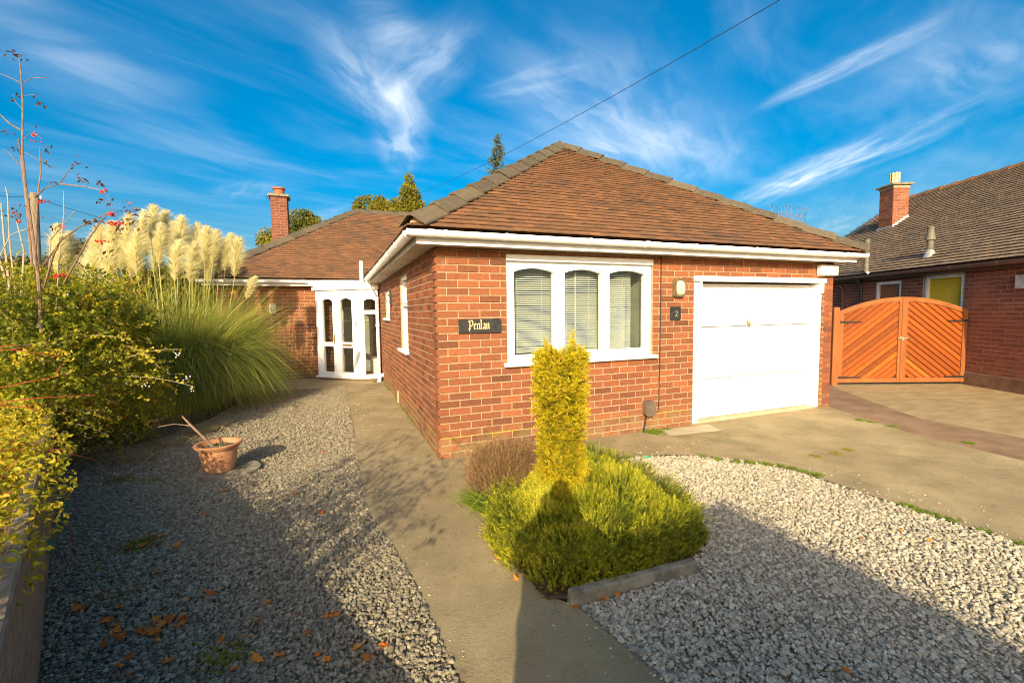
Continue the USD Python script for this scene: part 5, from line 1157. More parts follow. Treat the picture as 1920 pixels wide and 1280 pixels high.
for u, v, dd in ((362, 730, 4.28), (348, 708, 4.3), (275, 722, 4.35), (330, 662, 4.3), (335, 668, 4.3)):
    for _ in range(5): mb.add(ic.vertices*R.uniform(.0045, .007)+W(u, v, dd)+R.normal(0, .014, 3), ic.faces)
sb.part('berries', mb, 'white_berry', kind='stuff')
# dogwood over the boards
dg = Thing('dogwood', 'low red stemmed shrub with orange and yellow leaves over the timber boards', 'shrub', (-3.0, -.6, .6)); mb = MB()
for u0, v0, d0_, u1, v1, d1_ in ((0, 770, 2.6, 130, 702, 3.0), (0, 760, 2.7, 180, 740, 3.1), (0, 675, 2.9, 110, 668, 3.2), (20, 755, 2.6, 80, 770, 2.8), (0, 830, 2.4, 180, 862, 2.9), (0, 800, 2.4, 60, 850, 2.6), (0, 850, 2.3, 110, 835, 2.7), (-20, 930, 2.0, 60, 880, 2.3), (-10, 990, 1.9, 40, 920, 2.1)):
    A, B = W(u0, v0, d0_)+[-.35, -.1, -.05], W(u1, v1, d1_); t = np.linspace(0, 1, 7)[:, None]; c = A*(1-t)+B*t+np.array([0, 0, R.uniform(.03, .10)])*np.sin(t*PI)+np.array([R.normal(0, .03), R.normal(0, .03), 0])*np.sin(t*2*PI); mb.tube(c, np.linspace(.005, .0018, 7), 5)
    for _ in range(2): i_ = R.integers(2, 6); e_2 = c[i_]+unit(B-A+R.normal(0, .35, 3)*np.linalg.norm(B-A))*R.uniform(.06, .14); mb.tube(np.array([c[i_], (c[i_]+e_2)/2+[0, 0, .012], e_2]), [.003, .0022, .0012], 4)
dg.part('stems', mb, 'red_stem')
el2 = [((-2.72, -.95, .74), (.34, .55, .20)), ((-2.42, -1.45, .68), (.26, .5, .18)), ((-2.2, -1.9, .66), (.20, .4, .16)), ((-2.05, -2.35, .66), (.2, .4, .15)), ((-3.1, -.2, .78), (.32, .5, .24)), ((-3.0, -1.2, .72), (.5, .8, .22)), ((-2.7, -1.9, .70), (.4, .7, .2)), ((-2.02, -2.40, .74), (.10, .34, .08)), ((-2.3, -2.7, .72), (.26, .5, .12))]
n = 17000; P_, d, r = inside_cloud(el2, n, .6); P_ = P_-np.array([.921, .39, 0])*.07+[0, 0, -.10]; tn = np.clip(R.normal(.72, .24, n), 0, 1); tn[R.random(n) < .14] = 1.0; mb = MB(); leaves(mb, P_, R.normal(0, .7, (n, 3))+[.4, 0, -.4], R.uniform(.02, .042, n), R.uniform(.012, .024, n), tn, .12); dg.part('foliage', mb, 'shrub_leaf')
# dark trailing sprig on the boards
iv = Thing('bramble_sprig', 'trailing sprig of dark green leaves hanging over the timber boards', 'sprig', W(100, 930, 3.0)); pts = np.array([W(80, 885, 2.75), W(105, 915, 2.7), W(117, 945, 2.65), W(118, 1000, 2.5), W(122, 1065, 2.4)])+[.03, 0, 0]
iv.part('stem', MB().tube(pts, [.004, .0035, .003, .0025, .002], 5), 'red_stem')
for u, v, dd, s in ((62, 880, 2.78, .10), (85, 905, 2.75, .09), (98, 898, 2.72, .07), (128, 935, 2.66, .085), (105, 965, 2.6, .07), (128, 972, 2.62, .08), (104, 1005, 2.5, .075), (135, 1033, 2.45, .06), (118, 1080, 2.35, .06), (192, 1055, 2.5, .06)):
    mb = MB(); p = W(u, v, dd); leaves(mb, p[None], np.array([[R.uniform(-.3, 1), -.6, R.uniform(-.6, .3)]]), s, s*.62, R.random(), .06); iv.part('leaf', mb, 'ivy_leaf')
# small white flower low on the left
fl_ = Thing('white_flower', 'small white flower sprig at the bottom left corner', 'flower', W(15, 1225, 1.75)); mb = MB()
for u, v in ((5, 1205), (12, 1232), (32, 1222), (22, 1245), (40, 1218)):
    p = W(u, v, 1.72); k = 6; a = np.arange(k)*2*PI/k; leaves(mb, np.repeat(p[None], k, 0), np.c_[np.cos(a), -.4+0*a, np.sin(a)], .022, .012, .5, .1)
fl_.part('petals', mb, 'white_upvc'); mb = MB(); mb.tube(np.array([W(-20, 1290, 1.75), W(8, 1250, 1.73), W(30, 1225, 1.72)]), .003, 5); leaves(mb, np.array([W(0, 1265, 1.75), W(15, 1250, 1.75)]), np.array([[1, -.3, .4], [-.4, -.3, 1]]), .05, .02, .5); fl_.part('stalk', mb, 'weed')

# rowan sapling
rw_ = Thing('rowan_sapling', 'slender rowan sapling with red berries, nearly bare of leaves', 'tree', W(80, 560, 4.2)*[1, 1, 0]); mb = MB()
def limb(*pts, r0=.012, r1=.004, target=None):
    p = np.array([W(*q) for q in pts]); (target or mb).tube(p, np.linspace(r0, r1, len(p)), 6)
limb((85, 760, 4.2), (72, 520, 4.2), (58, 420, 4.2), (48, 350, 4.2), (42, 290, 4.2), (43, 200, 4.2), (40, 150, 4.2), (36, 105, 4.2), r0=.015, r1=.004)
limb((60, 500, 4.25), (52, 400, 4.25), (40, 300, 4.25), (35, 260, 4.2), r0=.010, r1=.006)
limb((66, 500, 4.1), (70, 370, 4.1), (77, 320, 4.1), (74, 275, 4.1), r0=.008, r1=.003)
limb((65, 370, 4.1), (85, 352, 4.0), (112, 345, 3.95), (130, 318, 3.9), (145, 303, 3.85), r0=.006, r1=.002)
limb((112, 345, 3.95), (160, 350, 3.9), (195, 358, 3.85), (212, 385, 3.8), r0=.006, r1=.002)
limb((40, 245, 4.2), (18, 232, 4.3), (-10, 205, 4.4), r0=.008, r1=.004)
limb((46, 155, 4.2), (60, 146, 4.15), (92, 146, 4.1), r0=.004, r1=.002); limb((38, 155, 4.2), (10, 142, 4.3), (-10, 135, 4.4), r0=.004, r1=.002); limb((42, 205, 4.2), (28, 190, 4.2), (24, 178, 4.2), r0=.003, r1=.002); limb((40, 180, 4.2), (70, 177, 4.1), r0=.002, r1=.001)
limb((36, 310, 4.25), (15, 285, 4.3), (6, 280, 4.3), r0=.004, r1=.002); limb((46, 285, 4.1), (75, 302, 4.0), r0=.003, r1=.002); limb((44, 260, 4.15), (62, 248, 4.1), (80, 262, 4.05), r0=.003, r1=.0015)
limb((80, 500, 4.0), (115, 450, 3.8), (150, 425, 3.7), (185, 408, 3.6), (212, 392, 3.55), r0=.007, r1=.003); limb((120, 530, 3.6), (165, 450, 3.5), (195, 408, 3.45), (206, 396, 3.4), r0=.007, r1=.003)
limb((116, 445, 3.8), (100, 480, 3.9), (82, 540, 4.0), r0=.006, r1=.009)
rw_.part('trunk', mb, 'twig', smooth=50)
mb = MB()
for u, v, dd, k, sp in ((15, 102, 4.2, 9, .035), (45, 108, 4.15, 9, .035), (75, 196, 4.1, 8, .022), (36, 178, 4.2, 6, .02), (28, 188, 4.2, 4, .015), (70, 178, 4.1, 4, .015), (88, 146, 4.1, 3, .012), (5, 245, 4.3, 7, .03), (18, 247, 4.25, 5, .022), (28, 277, 4.2, 8, .02), (65, 233, 4.1, 3, .012), (90, 280, 4.0, 7, .028), (85, 305, 4.0, 4, .02), (100, 315, 3.95, 3, .012), (150, 310, 3.85, 8, .04), (155, 335, 3.85, 9, .03), (190, 345, 3.8, 8, .022), (185, 375, 3.8, 6, .02), (206, 375, 3.75, 8, .025), (100, 340, 3.95, 4, .02), (245, 400, 3.4, 36, .075), (225, 428, 3.4, 16, .06), (185, 415, 3.55, 10, .03), (200, 475, 3.6, 8, .03), (25, 395, 4.2, 12, .05), (95, 420, 4.0, 8, .05), (160, 412, 3.6, 7, .02), (22, 400, 4.2, 8, .04)):
    leaves(mb, W(u, v, dd)+R.normal(0, sp*.6, (k, 3)), R.normal(0, 1, (k, 3))+[0, -.2, -.5], R.uniform(.03, .055, k), R.uniform(.012, .018, k), np.clip(R.normal(.75 if u > 215 else .35, .25, k), 0, 1), .1)
rw_.part('leaflets', mb, 'rowan_leaf', kind='stuff')
mb = MB()
for u, v, dd, k in ((65, 255, 4.1, 9), (67, 265, 4.1, 4), (78, 380, 4.0, 10), (195, 358, 3.82, 10), (210, 402, 3.42, 16), (222, 418, 3.4, 14), (212, 420, 3.42, 12), (190, 454, 3.55, 14), (105, 518, 3.8, 12), (118, 516, 3.8, 9), (35, 415, 4.2, 7), (28, 400, 4.2, 5), (88, 375, 4.0, 4), (118, 425, 3.8, 4)):
    for _ in range(k): mb.add(ic.vertices*R.uniform(.0055, .0075)+W(u, v, dd)+R.normal(0, .016, 3)*[1, 1, .6], ic.faces)
rw_.part('berries', mb, 'red_berry', kind='stuff')
# pale dead stems standing in the shrub
ds = Thing('dead_stems', 'pale dry upright stems standing in the shrub at the far left', 'plant', W(30, 560, 4.6)*[1, 1, 0]); mb = MB()
limb((20, 560, 4.5), (8, 450, 4.5), (2, 380, 4.5), r0=.010, r1=.005); limb((30, 560, 4.6), (18, 450, 4.6), (14, 365, 4.6), (10, 350, 4.6), r0=.008, r1=.003); limb((105, 580, 4.4), (112, 470, 4.4), (120, 400, 4.4), (119, 358, 4.4), r0=.006, r1=.0025); limb((40, 560, 4.4), (45, 470, 4.4), (30, 410, 4.4), r0=.010, r1=.004)
limb((20, 560, 4.7), (-5, 470, 4.7), (-10, 400, 4.7), r0=.012, r1=.005); limb((90, 540, 4.5), (95, 450, 4.5), (140, 395, 4.3), r0=.006, r1=.003); limb((0, 480, 4.3), (20, 440, 4.3), (60, 425, 4.3), r0=.005, r1=.003)
ds.part('stems', mb, 'pale_twig')


# ------------------------------------------------------------------ gravel, fallen leaves, weeds
ICO = trimesh.creation.icosahedron(); IV = [np.array(ICO.vertices)*(1+np.random.default_rng(i).uniform(-.28, .22, (12, 1))) for i in range(10)]


def stones(name, poly, n, s0, s1, mat_, zbase, label, patch=None):
    q = scatter_in(poly, n); k = len(q); path = numbered('/World', name); pi = UsdGeom.PointInstancer.Define(stage, path); NP_ = 40; targets = []
    for i in range(NP_):                                            # chips of differing form and tone
        rg = np.random.default_rng(900+i); v = IV[i % 10]*np.array([1, rg.uniform(.6, .9), rg.uniform(.42, .7)])*.5; put(f'{path}/chip_{i:03d}', (v, np.array(ICO.faces), np.full(12, np.clip(rg.beta(1.5, 1.8), 0, 1))), mat_); targets.append(Sdf.Path(f'{path}/chip_{i:03d}'))
    size = np.clip(.5*(s0+s1)*np.exp(R.normal(-.06, .36, k)), .006, .042); ax = unit(R.normal(0, .45, (k, 3))*[1, 1, 0]+[1e-6, 0, 0]); ta = np.abs(R.normal(0, .6, k)); yaw = R.uniform(0, 2*PI, k)
    qt = np.c_[np.cos(ta/2), ax*np.sin(ta/2)[:, None]]; qy = np.c_[np.cos(yaw/2), np.zeros(k), np.zeros(k), np.sin(yaw/2)]
    w0, x0, y0, z0 = qy.T; w1, x1, y1, z1 = qt.T; Q = np.c_[w0*w1-z0*z1, w0*x1-z0*y1, w0*y1+z0*x1, w0*z1+z0*w1]
    P = np.c_[q, zbase+R.uniform(-.004, .012, k)+.016*(meshkit.noise(np.c_[q*1.4, q[:, :1]*0], 4)-.5)]
    pi.CreatePrototypesRel().SetTargets(targets); pi.CreateProtoIndicesAttr(Vt.IntArray.FromNumpy(R.integers(0, NP_, k).astype(np.int32))); pi.CreatePositionsAttr(Vt.Vec3fArray.FromNumpy(P.astype(np.float32)))
    pi.CreateScalesAttr(Vt.Vec3fArray.FromNumpy(np.repeat(size[:, None], 3, 1).astype(np.float32))); pi.CreateOrientationsAttr(Vt.QuathArray([Gf.Quath(*map(float, r)) for r in Q])); data(pi.GetPrim(), label, 'gravel', None, 'stuff')


left_near = Polygon([(-1.85, -2.7), (-0.47, -2.9), (-0.50, -2.67), (-0.62, -1.5), (-0.74, -0.95), (-0.755, 0.6), (-3.2, .6), (-2.075, -2.04)])
left_far = Polygon([(-0.755, 0.6), (-0.77, 5.05), (-1.35, 5.1), (-2.55, 5.2), (-2.45, 4.2), (-2.6, 3.0), (-2.9, 2.2), (-3.5, 1.4), (-3.2, .6)])
right_g = Polygon([(0.22, -3.5), (0.26, -2.94), (0.17, -2.47), (0.95, -2.47), (1.0, -2.26), (1.20, -1.88), (1.28, -1.2), (1.18, -.8), (1.05, -0.64), (1.94, -0.74), (2.44, -0.95), (2.75, -1.25), (2.90, -1.58), (2.92, -2.43), (2.95, -3.0), (2.97, -4.2), (.9, -4.2)])
pt_ = lambda q: -.12*(meshkit.noise(np.c_[q*.9, q[:, :1]*0], 31)-.5)*2
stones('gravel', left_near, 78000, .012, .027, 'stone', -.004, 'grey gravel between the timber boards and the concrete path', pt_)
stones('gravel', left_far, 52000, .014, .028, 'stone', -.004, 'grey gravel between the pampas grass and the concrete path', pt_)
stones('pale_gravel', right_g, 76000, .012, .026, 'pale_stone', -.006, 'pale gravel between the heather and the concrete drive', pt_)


def maple(size, seed):
    rg = np.random.default_rng(seed); pts = []
    for i, (a, l) in enumerate(((-90, .25), (-50, .55), (-28, .38), (5, .95), (28, .5), (45, .62), (62, .55), (90, 1.05), (118, .55), (135, .62), (152, .5), (175, .95), (208, .38), (230, .55))):
        g = math.radians(a+rg.uniform(-5, 5)); pts.append((l*math.cos(g)*size/2, l*math.sin(g)*size/2))
    m = trimesh.creation.triangulate_polygon(Polygon(pts).buffer(0), engine='earcut'); v = np.c_[m[0], np.zeros(len(m[0]))]; rr2 = (v[:, :2]**2).sum(1)
    v[:, 2] = .5*rr2/size+rg.normal(0, .10*size, len(v))*.5; return v, m[1]


def fallen(pts, group, place, smin, smax, seed0, tone=(.1, .95), zb=.012):
    for i, (x_, y_) in enumerate(pts):
        rg = np.random.default_rng(seed0+i); sz = rg.uniform(smin, smax); v, f = maple(sz, seed0+i); a = rg.uniform(0, 2*PI); tx, ty = rg.normal(0, .25, 2)
        v = v-[0, 0, v[:, 2].min()]; v[:, 2] += v[:, 0]*tx+v[:, 1]*ty; c, s = math.cos(a), math.sin(a); v[:, :2] = v[:, :2]@np.array([[c, s], [-s, c]]); v[:, 2] -= v[:, 2].min(); t = rg.uniform(*tone)
        look = ('large ' if sz > smin+.65*(smax-smin) else 'small ' if sz < smin+.3*(smax-smin) else '')+('yellowish' if t > .8 else 'bright orange' if t > .5 else 'brown orange' if t > .25 else 'dark brown')
        single('fallen_leaf', MB().add(v+[x_, y_, zb], f, t), 'fallen', f'{look} fallen leaf {place(x_, y_)}', 'leaf', group, loc=(x_, y_, zb))


def left_place(x, y):
    if y > -.2: return 'on the grey gravel near the flower pot' if x < -1.5 else 'on the grey gravel halfway to the porch'
    if math.hypot(x+1.75, y+1.85) < .16: return 'in the leaf heap on the near grey gravel'
    if x > -1.0: return 'on grey gravel beside the concrete path edge'
    if x < -1.9: return 'on grey gravel below the timber boards'
    if y < -2.0: return 'on the nearest grey gravel at the picture foot'
    if y > -1.0: return 'on shaded grey gravel before the flower pot'
    return 'on shaded grey gravel around the leaf heap'
fallen([(-2.04, -.818), (-1.905, -.99), (-1.91, -1.293), (-1.963, -1.603), (-1.663, -1.684), (-1.913, -1.813), (-1.77, -1.854), (-1.695, -1.828), (-1.863, -1.87), (-1.719, -1.818), (-1.642, -1.83), (-1.98, -1.70), (-1.92, -1.90), (-1.782, -2.021), (-1.625, -2.125), (-1.791, -2.086), (-1.75, -2.154), (-1.268, -2.25), (-1.356, -2.274), (-1.037, -2.322), (-.995, -2.363), (-1.298, -1.994), (-1.441, -2.063), (-1.327, -2.093), (-1.137, -2.011), (-.999, -2.079), (-.957, -2.086), (-1.572, -1.654), (-1.28, -1.867), (-1.164, -1.315), (-1.061, -.862), (-1.27, -.414), (-1.849, -.547), (-1.959, -.654), (-2.166, -.94), (-2.098, -.901),
        (-1.717, -1.895), (-1.768, -1.79), (-1.809, -1.856), (-1.668, -1.868), (-1.699, -1.956), (-1.72, -1.84), (-1.74, -1.90), (-1.66, -1.81), (-1.78, -1.88), (-1.70, -1.80), (-1.63, -1.87), (-1.76, -1.82), (-1.93, -1.75), (-2.618, 1.041), (-1.101, .638), (-1.813, -.093), (-2.412, -.136), (-2.097, -1.445), (-2.153, -1.534), (-1.087, -2.166), (-1.185, -2.269), (-.832, -2.423), (-.762, -2.38), (-.883, -2.354)], 'fallen maple leaves on the grey gravel', left_place, .045, .085, 500)
fallen([(-.051, -1.701), (-.054, -1.786), (-.078, -1.905), (-.034, -2.111), (-.05, -2.15)], 'fallen leaves along the heather', lambda x, y: 'on the path at the left edge of the heather', .035, .06, 600, zb=.004)
fallen([(.292, -2.478), (.374, -2.483), (.13, -2.49)], 'fallen leaves by the kerb stone', lambda x, y: 'lying against the kerb stone', .045, .075, 650, tone=(.05, .6))
fallen([(1.976, -2.615), (2.458, -2.785), (2.447, -2.636), (.935, -3.231), (2.112, -2.603)], 'fallen leaves on the pale gravel', lambda x, y: 'on the pale gravel by the shadow edge' if x > 1.5 else 'on the shaded pale gravel near the kerb stone', .03, .05, 670)
pe = MB(); m = trimesh.creation.icosphere(2, 1); pe.add(np.array(m.vertices)*[.035, .012, .012]+[1.905, -.80, .012], m.faces); single('green_scrap', pe, 'scrap', 'small bright green plastic scrap at the back corner of the pale gravel', 'litter', loc=(1.905, -.80, .012))
mat('scrap', [(0, (.02, .30, .16)), (1, (.03, .38, .22))], .4, 8, 2)


def tuft(name, pts, label, mat_, r, hgt, n, cat, group=None, wd=.008):
    mb = MB()
    for x_, y_ in pts:
        k = int(n*R.uniform(.6, 1.3)); a = R.uniform(0, 2*PI, k); q = np.c_[x_+R.normal(0, r*.5, k), y_+R.normal(0, r*.5, k), np.zeros(k)]
        blades(mb, q, np.c_[np.cos(a)*.8, np.sin(a)*.8, np.ones(k)], np.c_[np.cos(a), np.sin(a), np.full(k, .1)], R.uniform(.5, 1.1, k)*hgt, wd, np.clip(R.normal(.5, .22, k), 0, 1), seg=2)
    single(name, mb, mat_, label, cat, None, 'stuff', loc=(*pts[0], 0))


tuft('weed_patch', [(2.58, -.05)], 'bright green weeds against the wall below the brown cover', 'weed', .11, .05, 420, 'weed', wd=.014)
tuft('weed_patch', [(2.80, -.04)], 'smaller green weeds at the wall beside the garage corner', 'weed', .05, .04, 120, 'weed', wd=.012)
tuft('moss_tuft', [(2.434, -.98), (2.513, -1.10), (2.61, -1.22), (2.70, -1.29), (2.80, -1.38), (2.87, -1.47), (2.91, -1.56), (2.93, -1.66), (2.95, -1.75)], 'low yellow green moss along the edge between pale gravel and drive', 'weed', .045, .025, 160, 'moss', 'moss along the edge of the drive', .009)
tuft('moss_tuft', [(2.95, -2.42), (2.93, -2.5), (2.95, -2.58), (2.96, -2.66), (2.96, -2.84), (2.95, -3.02)], 'green moss tuft at the near end of the drive edge', 'weed', .04, .025, 130, 'moss', 'moss at the near end of the drive edge', .009)
tuft('weed_patch', [(5.337, -.70), (5.35, -1.05), (5.30, -1.78), (5.36, -.82)], 'small weed growing in the joint between concrete and red tarmac', 'weed', .05, .035, 110, 'weed', 'weeds in the joint beside the red tarmac')
tuft('moss_tuft', [(3.44, -1.42), (3.93, -1.416), (3.7, -1.43)], 'flat yellow moss spot on the concrete drive', 'moss', .06, .012, 130, 'moss', 'moss spots on the drive', .012)
tuft('moss_tuft', [(-2.76, .606), (-2.499, .458), (-2.144, -.846), (-1.966, -1.452), (-2.05, -1.5), (-2.11, -.871), (-1.412, -2.159)], 'mossy patch on the grey gravel', 'moss', .10, .03, 260, 'moss', 'mossy patches on the grey gravel', .010)
tuft('dry_grass_tuft', [(-2.75, 1.7), (-2.5, 2.2), (-2.9, 1.25)], 'dry grass litter at the foot of the snowberry shrub', 'dry_grass', .22, .22, 260, 'grass tuft', 'dry grass under the snowberry', .006)
tuft('weed_patch', [(-.18, 5.5)], 'small green weed at the foot of the porch downpipe', 'weed', .04, .06, 60, 'weed', wd=.012)
# a line of green at the foot of the side wall
mb = MB(); k = 500; y = R.uniform(.02, 5.3, k); q = np.c_[-R.random(k)**2*.04-.005, y, np.zeros(k)]; keep = meshkit.noise(np.c_[y*2.2, y*0, y*0], 3) > .5; q = q[keep]; k = len(q); a = R.uniform(0, 2*PI, k)
blades(mb, q, np.c_[np.cos(a)*.8, np.sin(a)*.8, np.ones(k)], np.c_[np.cos(a), np.sin(a), np.full(k, .1)], R.uniform(.015, .045, k), .008, R.random(k), seg=2); single('wall_moss', mb, 'weed', 'thin green moss along the foot of the side wall', 'moss', kind='stuff')

# stray chips kicked onto the concrete
k = 420; q = np.vstack([np.c_[R.normal(-.62, .12, 150), R.uniform(-2.9, 4.5, 150)], np.c_[2.9+np.abs(R.normal(0, .22, 120)), R.uniform(-3.2, -1.6, 120)], np.c_[R.uniform(1.9, 2.9, 80), -.62+R.normal(0, .10, 80)], np.c_[R.normal(.20, .08, 70), R.uniform(-3.0, -2.4, 70)]]); k = len(q)
V = np.stack(IV)[R.integers(0, 10, k)]*(np.c_[np.ones(k), R.uniform(.6, .9, k), R.uniform(.4, .6, k)]*R.uniform(.004, .009, (k, 1)))[:, None, :]; V = V+np.c_[q, np.full(k, .004)][:, None, :]
single('stray_chips', MB().add(V.reshape(-1, 3), (np.arange(k)[:, None, None]*12+np.array(ICO.faces)[None]).reshape(-1, 3), np.repeat(R.random(k), 12)), 'pale_stone', 'loose gravel chips scattered on the concrete', 'gravel', kind='stuff')

# ------------------------------------------------------------------ trees beyond the roofs
def crown(mb, ells, n, lf, seed=0, droop=0.0, lo=.1, thin=.34):
    P, d, r = inside_cloud(ells, n, .75); lump = meshkit.noise(P*(1.1/max(lf, .05)*.12), seed); keep = lump+.3*R.random(n) > thin+.1; P, d, r = P[keep], d[keep], r[keep]; k = len(P)
    tn = np.clip(.22+.5*(r-.5)+.45*(lump[keep]-.4)+R.normal(0, .13, k), 0, 1)
    leaves(mb, P, d*.6+R.normal(0, .6, (k, 3))+[0, 0, -droop], R.uniform(.7, 1.3, k)*lf, R.uniform(.35, .6, k)*lf, tn, .15)


def tree(name, label, base, h, ells, n, lf, mat_='tree_leaf', cat='tree', seed=0, droop=0., limbs=10, tr=.16, group=None):
    base = np.asarray(base, float); t = Thing(name, label, cat, base, group); mb = MB(); t_ = np.linspace(0, 1, 7)
    mb.tube(base+np.c_[.25*np.sin(t_*2+seed)*t_, .2*np.cos(t_*3+seed)*t_, t_*h*.92], tr*(1-.85*t_), 8)
    for i in range(limbs):
        e = ells[i % len(ells)]; z = R.uniform(.35, .8)*h; a = base+[0, 0, z]; b = np.array(e[0])+R.normal(0, .3, 3)*np.array(e[1]); mb.tube(np.array([a, (a+b)/2+[0, 0, .2], b]), [tr*.4, tr*.25, tr*.08], 5)
    t.part('trunk', mb, 'bark'); mb = MB(); crown(mb, ells, n, lf, seed, droop); t.part('crown', mb, mat_); return t




tree('weeping_tree', 'olive green drooping tree behind the brick chimney on the left', W(545, 560, 24)*[1, 1, 0], 6.3, [E_(568, 435, 24, 34, 42), E_(580, 420, 24, 22, 22), E_(505, 450, 24, 22, 22), E_(525, 470, 24, 34, 28), E_(595, 455, 24, 24, 34), E_(575, 402, 24, 8, 12)], 15000, .16, seed=1, droop=.6)
tree('broad_tree', 'dark rounded tree at the left of the group behind the roof ridge', W(682, 560, 27)*[1, 1, 0], 7.6, [E_(682, 395, 27, 20, 26), E_(678, 425, 27, 24, 32), E_(692, 378, 27, 8, 12)], 9000, .17, seed=2)
tree('broad_tree', 'yellow green bushy tree in the middle of the group behind the roof ridge', W(715, 560, 26)*[1, 1, 0], 7.0, [E_(716, 400, 26, 26, 24), E_(712, 380, 26, 14, 12), E_(735, 415, 26, 28, 22), E_(742, 385, 26, 12, 12)], 11000, .16, seed=3)
tree('tall_tree', 'tall pointed golden green tree above the roof ridge', W(765, 560, 26)*[1, 1, 0], 9.3, [E_(768, 348, 26, 9, 22), E_(768, 375, 26, 20, 28), E_(772, 400, 26, 30, 30), E_(755, 410, 26, 26, 24), E_(793, 412, 26, 18, 16), E_(765, 336, 26, 5, 12)], 15000, .17, seed=4, droop=.3)
# the spruce behind the main roof
cb = W(938, 560, 30)*[1, 1, 0]; ct = Thing('spruce', 'dark slender spruce showing above the hip of the main roof', 'tree', cb); htop = W(938, 262, 30)[2]
ct.part('trunk', MB().tube(np.array([cb, cb+[0, 0, htop*.5], cb+[0, 0, htop]]), [.2, .12, .015], 7), 'bark'); mb = MB()
for z in np.arange(htop-.1, htop-5.5, -.20):
    k = 7; rad0 = .13+(htop-z)*.36
    for a in R.uniform(0, 2*PI, k):
        rr2 = rad0*R.uniform(.6, 1.15); tip = cb+[rr2*math.cos(a), rr2*math.sin(a), z-.10*rr2+R.uniform(-.1, .15)]; rt_ = cb+[0, 0, z]; kk = int(34*rr2+8); w = R.random(kk)**.8
        q = rt_+(tip-rt_)*w[:, None]+R.normal(0, .05, (kk, 3)); leaves(mb, q, (tip-rt_)[None]+R.normal(0, .4, (kk, 3))+[0, 0, -.1], R.uniform(.10, .20, kk), R.uniform(.03, .06, kk), np.clip(.3+.4*w+R.normal(0, .15, kk), 0, 1), .1)
ct.part('crown', mb, 'conifer_leaf')
# thin bare tree tops on the right, beyond the ridge
bt = Thing('bare_tree', 'bare twiggy tree tips just above the right hip of the main roof', 'tree', W(1475, 520, 30)*[1, 1, 0]); mb = MB(); b0 = W(1475, 480, 30)
mb.tube(np.array([W(1475, 560, 30)*[1, 1, 0], b0]), [.15, .06], 6)
for i in range(34):
    u = R.uniform(1438, 1515); v = R.uniform(382, 412)-(4 if 1455 < u < 1490 else 0); tp = W(u, v, 30+R.normal(0, .6)); mb.tube(np.array([b0+R.normal(0, .2, 3), (b0+tp)/2+R.normal(0, .25, 3), tp]), [.03, .018, .006], 4)
bt.part('branches', mb, 'twig'); mb = MB(); k = 160; leaves(mb, np.array([W(R.uniform(1440, 1512), R.uniform(384, 420), 30+R.normal(0, .6)) for _ in range(k)]), R.normal(0, 1, (k, 3)), .10, .05, R.random(k)); bt.part('leaves', mb, 'rowan_leaf')
# far woods on the left
for i, (u, v, d, ru, rv, lb) in enumerate(((160, 485, 42, 34, 42, 'brownish round tree in the distance behind the pampas plumes'), (120, 500, 45, 40, 34, 'distant olive tree left of the pampas grass'), (30, 505, 44, 44, 30, 'distant low tree at the left edge behind the utility pole'), (240, 510, 46, 50, 36, 'distant tree hidden low behind the pampas stems'), (430, 505, 48, 60, 34, 'distant low tree seen between the plumes and the bungalow roof'), (330, 515, 47, 50, 30, 'distant tree low behind the middle of the pampas grass'))):
    tree('distant_tree', lb, W(u, 575, d)*[1, 1, 0], W(u, v-rv*.6, d)[2], [E_(u, v, d, ru*.8, rv*.8), E_(u-ru*.5, v+rv*.4, d, ru*.6, rv*.6), E_(u+ru*.5, v+rv*.4, d, ru*.6, rv*.6), E_(u, v+rv, d, ru, rv*.6), E_(u, v+rv*1.6, d, ru*1.2, rv*.7)], 9500, .34, 'far_leaf', seed=10+i, limbs=6)
mat('far_leaf', [(0, (.05, .05, .018)), (.5, (.11, .095, .03)), (1, (.18, .14, .045))], 0.7, 0.6, 3, tone=True, tone_amt=0.75, transl=0.25, spec=0.2)
# hedge round the back of the plot
hx = Thing('back_hedge', 'long dark hedge along the back of the garden on the left', 'hedge', (-9, 9, 0)); mb = MB(); n = 40000; x_ = R.uniform(-24, -3.6, n); y_ = 8.6+.10*(x_+5)*-1+R.uniform(-.5, .5, n); z_ = R.uniform(0, 2.5, n)*(.9+.2*meshkit.noise(np.c_[x_, y_, x_*0], 4))
leaves(mb, np.c_[x_, y_, z_], R.normal(0, 1, (n, 3)), .17, .11, np.clip(R.normal(.35, .2, n), 0, 1), .15); hx.part('foliage', mb, 'tree_leaf')

# ------------------------------------------------------------------ pole and wires
pb = W(67, 560, 16)*[1, 1, 0]; ptop = W(64, 362, 16)
up_ = Thing('utility_pole', 'wooden utility pole rising behind the rowan sapling', 'utility pole', pb)
up_.part('pole', MB().tube(np.array([pb, (pb+ptop)/2, ptop]), [.13, .12, .11], 12), 'pole_wood', smooth=40)
mb = MB(); mb.tube(np.array([ptop+[-.18, 0, -.25], ptop+[.2, 0, -.25]]), .03, 6); up_.part('crossarm', mb, 'iron')
for x_ in (-.16, .18): up_.part('insulator', MB().add(*lathe([(0, 0), (.04, .02), (.03, .06), (.045, .08), (.02, .13), (0, .13)], 10, ptop+[x_, 0, -.22])), 'lamp_white')


def wire(name, a, b, sag, r, label, group=None):
    t = np.linspace(0, 1, 24)[:, None]; single(name, MB().tube(a*(1-t)+b*t-np.array([0, 0, sag])*4*t*(1-t), r, 5), 'cable', label, 'wire', group, loc=a)


